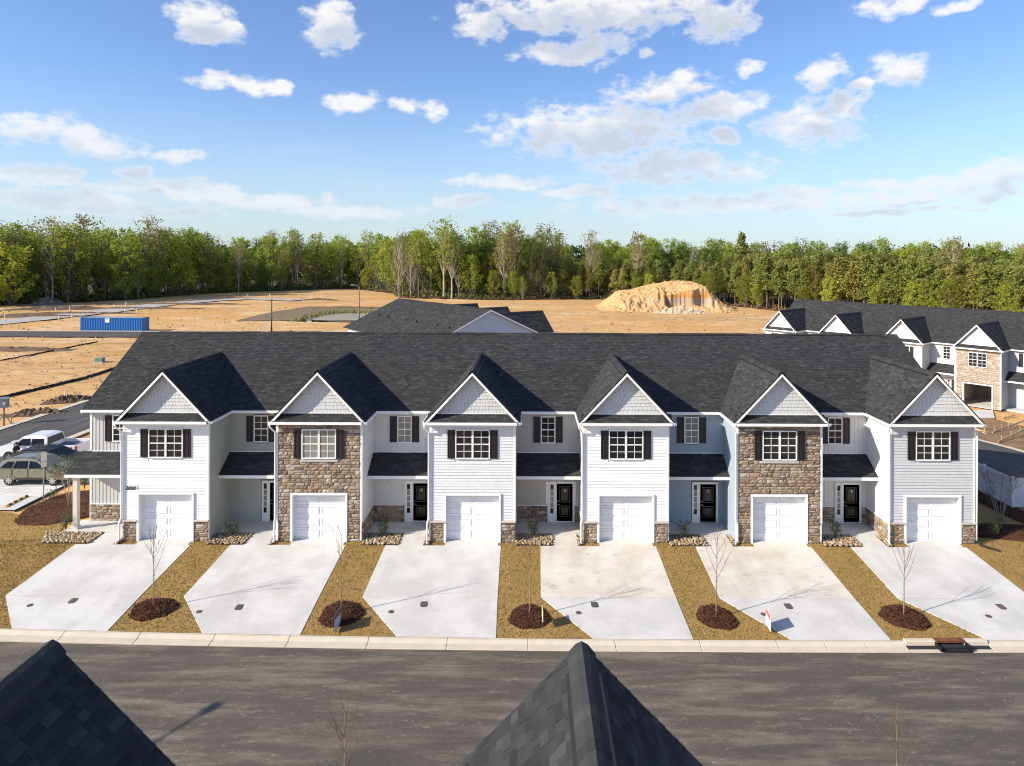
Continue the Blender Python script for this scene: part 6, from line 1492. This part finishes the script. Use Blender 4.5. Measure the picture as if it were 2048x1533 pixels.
for x, hs in ((1182, .95), (1030, 1.0), (545, 1.0), (1275, .9)):
    p = PG(x, front_line(x) - 1); plant('broadleaf_tree', HARD['olive'][0], 'tall pale-trunked tree standing out %s' % {1182: 'alone against the sky left of the stockpile', 1030: 'with white bark in the front rank', 545: 'directly above the wooden pole', 1275: 'above the crest of the stockpile'}[x], 'broadleaf trees of the woods', p, hs, x, .75)
p = PG(20, 612); plant('broadleaf_tree', HARD['yellow'][1], 'bright yellow rounded tree at the left picture edge', 'broadleaf trees of the woods', p, 1.0, 0, 1.25)
p = PG(1290, 596); plant('broadleaf_tree', HARD['fresh'][2], 'vivid green round-topped tree above the stockpile', 'broadleaf trees of the woods', Vector((p.x * 1.06, p.y * 1.06, p.z)), 1.05, 1, 1.0)
nP = 0; padj = {'pine': 'dark green plantation pine', 'pine2': 'olive-tipped plantation pine'}
px = 1130.0
while px < 2230:                                       # pine plantation on the right
    fy = front_line(px)
    for rank in range(7):
        x = px + rg.uniform(-5, 5) + rank * 3; p = PG(x, front_line(min(2249, x))); d = p.y - CAM.y; dd = rank * 4.2 + rg.uniform(-1.2, 1.2); k = (d + dd) / d
        q = Vector((CAM.x + (p.x - CAM.x) * k, CAM.y + (p.y - CAM.y) * k, p.z)); kind = rg.choices(('pine', 'pine2'), (3, 2))[0]
        sc = rg.uniform(.85, 1.1) * (.80 if x < 1450 else .96) * (.94 if x > 1800 else 1)
        plant('pine_tree', rg.choice(PINE[kind]), '%s %s %s' % (padj[kind], ('in front', 'just inside')[rank] if rank < 2 else 'deep inside', sector(x)), 'plantation pines', q, sc, rg.uniform(0, 6.28), rg.uniform(.9, 1.2)); nP += 1
    if rg.random() < .26:
        p = PG(px, fy + 1.5); plant('broadleaf_tree', HARD['yellow'][0], 'bright young tree before the pines %s' % sector(px), 'young trees before the pines', p, rg.uniform(.34, .52), rg.uniform(0, 6), 1.15)
    px += 24
px = 1200.0
while px < 2230:                                       # taller broadleaf trees behind the pines
    for rank in range(2):
        x = px + rg.uniform(-10, 10); p = PG(x, front_line(x)); d = p.y - CAM.y; k = (d + 36 + 10 * rank + (60 if x > 1650 else 25 * sst(1300, 1650, x))) / d; q = Vector((CAM.x + (p.x - CAM.x) * k, CAM.y + (p.y - CAM.y) * k, p.z))
        kind = rg.choices(('fresh', 'olive', 'deep', 'yellow', 'bare'), (5, 2, 2, .5, .7))[0]
        plant('broadleaf_tree', rg.choice(HARD[kind]), '%s topping the pines %s' % (adj[kind], sector(x)), 'broadleaf trees behind the pines', q, rg.uniform(.78, .98) * (.92 if x > 1600 else .95), rg.uniform(0, 6.28), 1.05)
    px += 27
for x, s in ((1475, .92), (1020, 1.02)):
    p = PG(x, front_line(x) - 3); plant('pine_tree', tall_pine, 'tall dark pine %s' % ('rising above the plantation right of the stockpile' if x > 1400 else 'with a round top above the middle roof'), 'tall pines', Vector((p.x * 1.12, p.y * 1.12, p.z)), s, 1.0)
ORD = ['first', 'second', 'third', 'fourth', 'fifth', 'sixth', 'seventh', 'eighth', 'ninth', 'tenth', 'eleventh', 'twelfth', 'thirteenth', 'fourteenth', 'fifteenth', 'sixteenth']
same = {}
for T, x in PLANTED: same.setdefault(T['label'], []).append((x, T))
for lab, L in same.items():
    if len(L) > 1 and 'deep inside' not in lab and len(L) <= 16:
        for k, (x, T) in enumerate(sorted(L, key=lambda t: t[0])): T['label'] = lab + ', ' + ORD[k] + ' from left'
# the shaded litter under the trees
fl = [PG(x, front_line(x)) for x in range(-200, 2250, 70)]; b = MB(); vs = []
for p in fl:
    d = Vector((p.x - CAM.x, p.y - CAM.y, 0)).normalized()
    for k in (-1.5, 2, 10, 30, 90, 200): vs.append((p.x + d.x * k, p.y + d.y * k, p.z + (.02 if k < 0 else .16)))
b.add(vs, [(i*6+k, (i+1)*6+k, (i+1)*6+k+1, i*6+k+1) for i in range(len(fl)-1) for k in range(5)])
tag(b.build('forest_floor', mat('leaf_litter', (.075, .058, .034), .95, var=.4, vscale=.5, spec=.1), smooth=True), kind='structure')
# far forest and undergrowth: one mass each
def mass(name, m, n, f, size, seed):
    r = np.random.default_rng(seed); P_ = np.array([f(r) for _ in range(n)]); a = r.normal(size=(n, 3)); a /= np.linalg.norm(a, axis=1)[:, None]; b = np.cross(a, r.normal(size=(n, 3))); b /= np.linalg.norm(b, axis=1)[:, None]; s = (size * r.uniform(.6, 1.4, n))[:, None]
    v = np.stack([P_ - a*s, P_ - b*s*.7, P_ + a*s, P_ + b*s*.7], 1).reshape(-1, 3); me = bpy.data.meshes.new(name); me.vertices.add(4*n); me.vertices.foreach_set('co', v.ravel()); me.loops.add(4*n); me.loops.foreach_set('vertex_index', np.arange(4*n)); me.polygons.add(n); me.polygons.foreach_set('loop_start', np.arange(0, 4*n, 4)); me.update(); me.materials.append(m)
    o = bpy.data.objects.new(name, me); COL.objects.link(o); tag(o, kind='stuff'); return o
def under(r, lo=-150, hi=1250, hmax=4.2, back=22):
    x = r.uniform(lo, hi); p = PG(x, front_line(x) + .2); d = p.y - CAM.y; k = (d + r.uniform(-1, back)) / d; hm = hmax * (.55 + .45 * math.sin(x * .13) * math.sin(x * .041 + 1)); return (CAM.x + (p.x - CAM.x)*k, CAM.y + (p.y - CAM.y)*k, p.z + abs(r.normal()) * hm * .6)
mass('undergrowth', mat('undergrowth_leaf', (.07, .10, .03), .8, island=True, rnd=[(.10,.14,.032),(.15,.19,.04),(.18,.16,.065),(.07,.10,.025),(.19,.15,.08)], trans=.2, spec=.2), 26000, under, .40, 1)
mass('dry_brush', mat('dry_brush_stem', (.24, .16, .09), .9, island=True, rnd=[(.24,.16,.09),(.18,.12,.07),(.30,.21,.12)], trans=.2, spec=.2), 7000, lambda r: under(r, 680, 2240, 1.3, 3), .30, 2)
def far(r):
    x = r.uniform(-900, 900); y = 340 + r.uniform(0, 60) + abs(x) * .05; return (x, y, .5 + 17 * r.random() ** .8 + 3.5 * math.sin(x * .045) * math.sin(x * .013 + 2) + r.normal() * .8)
mass('far_forest', mat('far_leaf', (.05, .085, .025), .8, island=True, rnd=[(.04,.075,.02),(.06,.10,.025),(.08,.10,.035),(.03,.055,.016)], trans=.2, spec=.2), 60000, far, 1.3, 3)
print('trees', nH, nP, 'objects', len(bpy.data.objects))
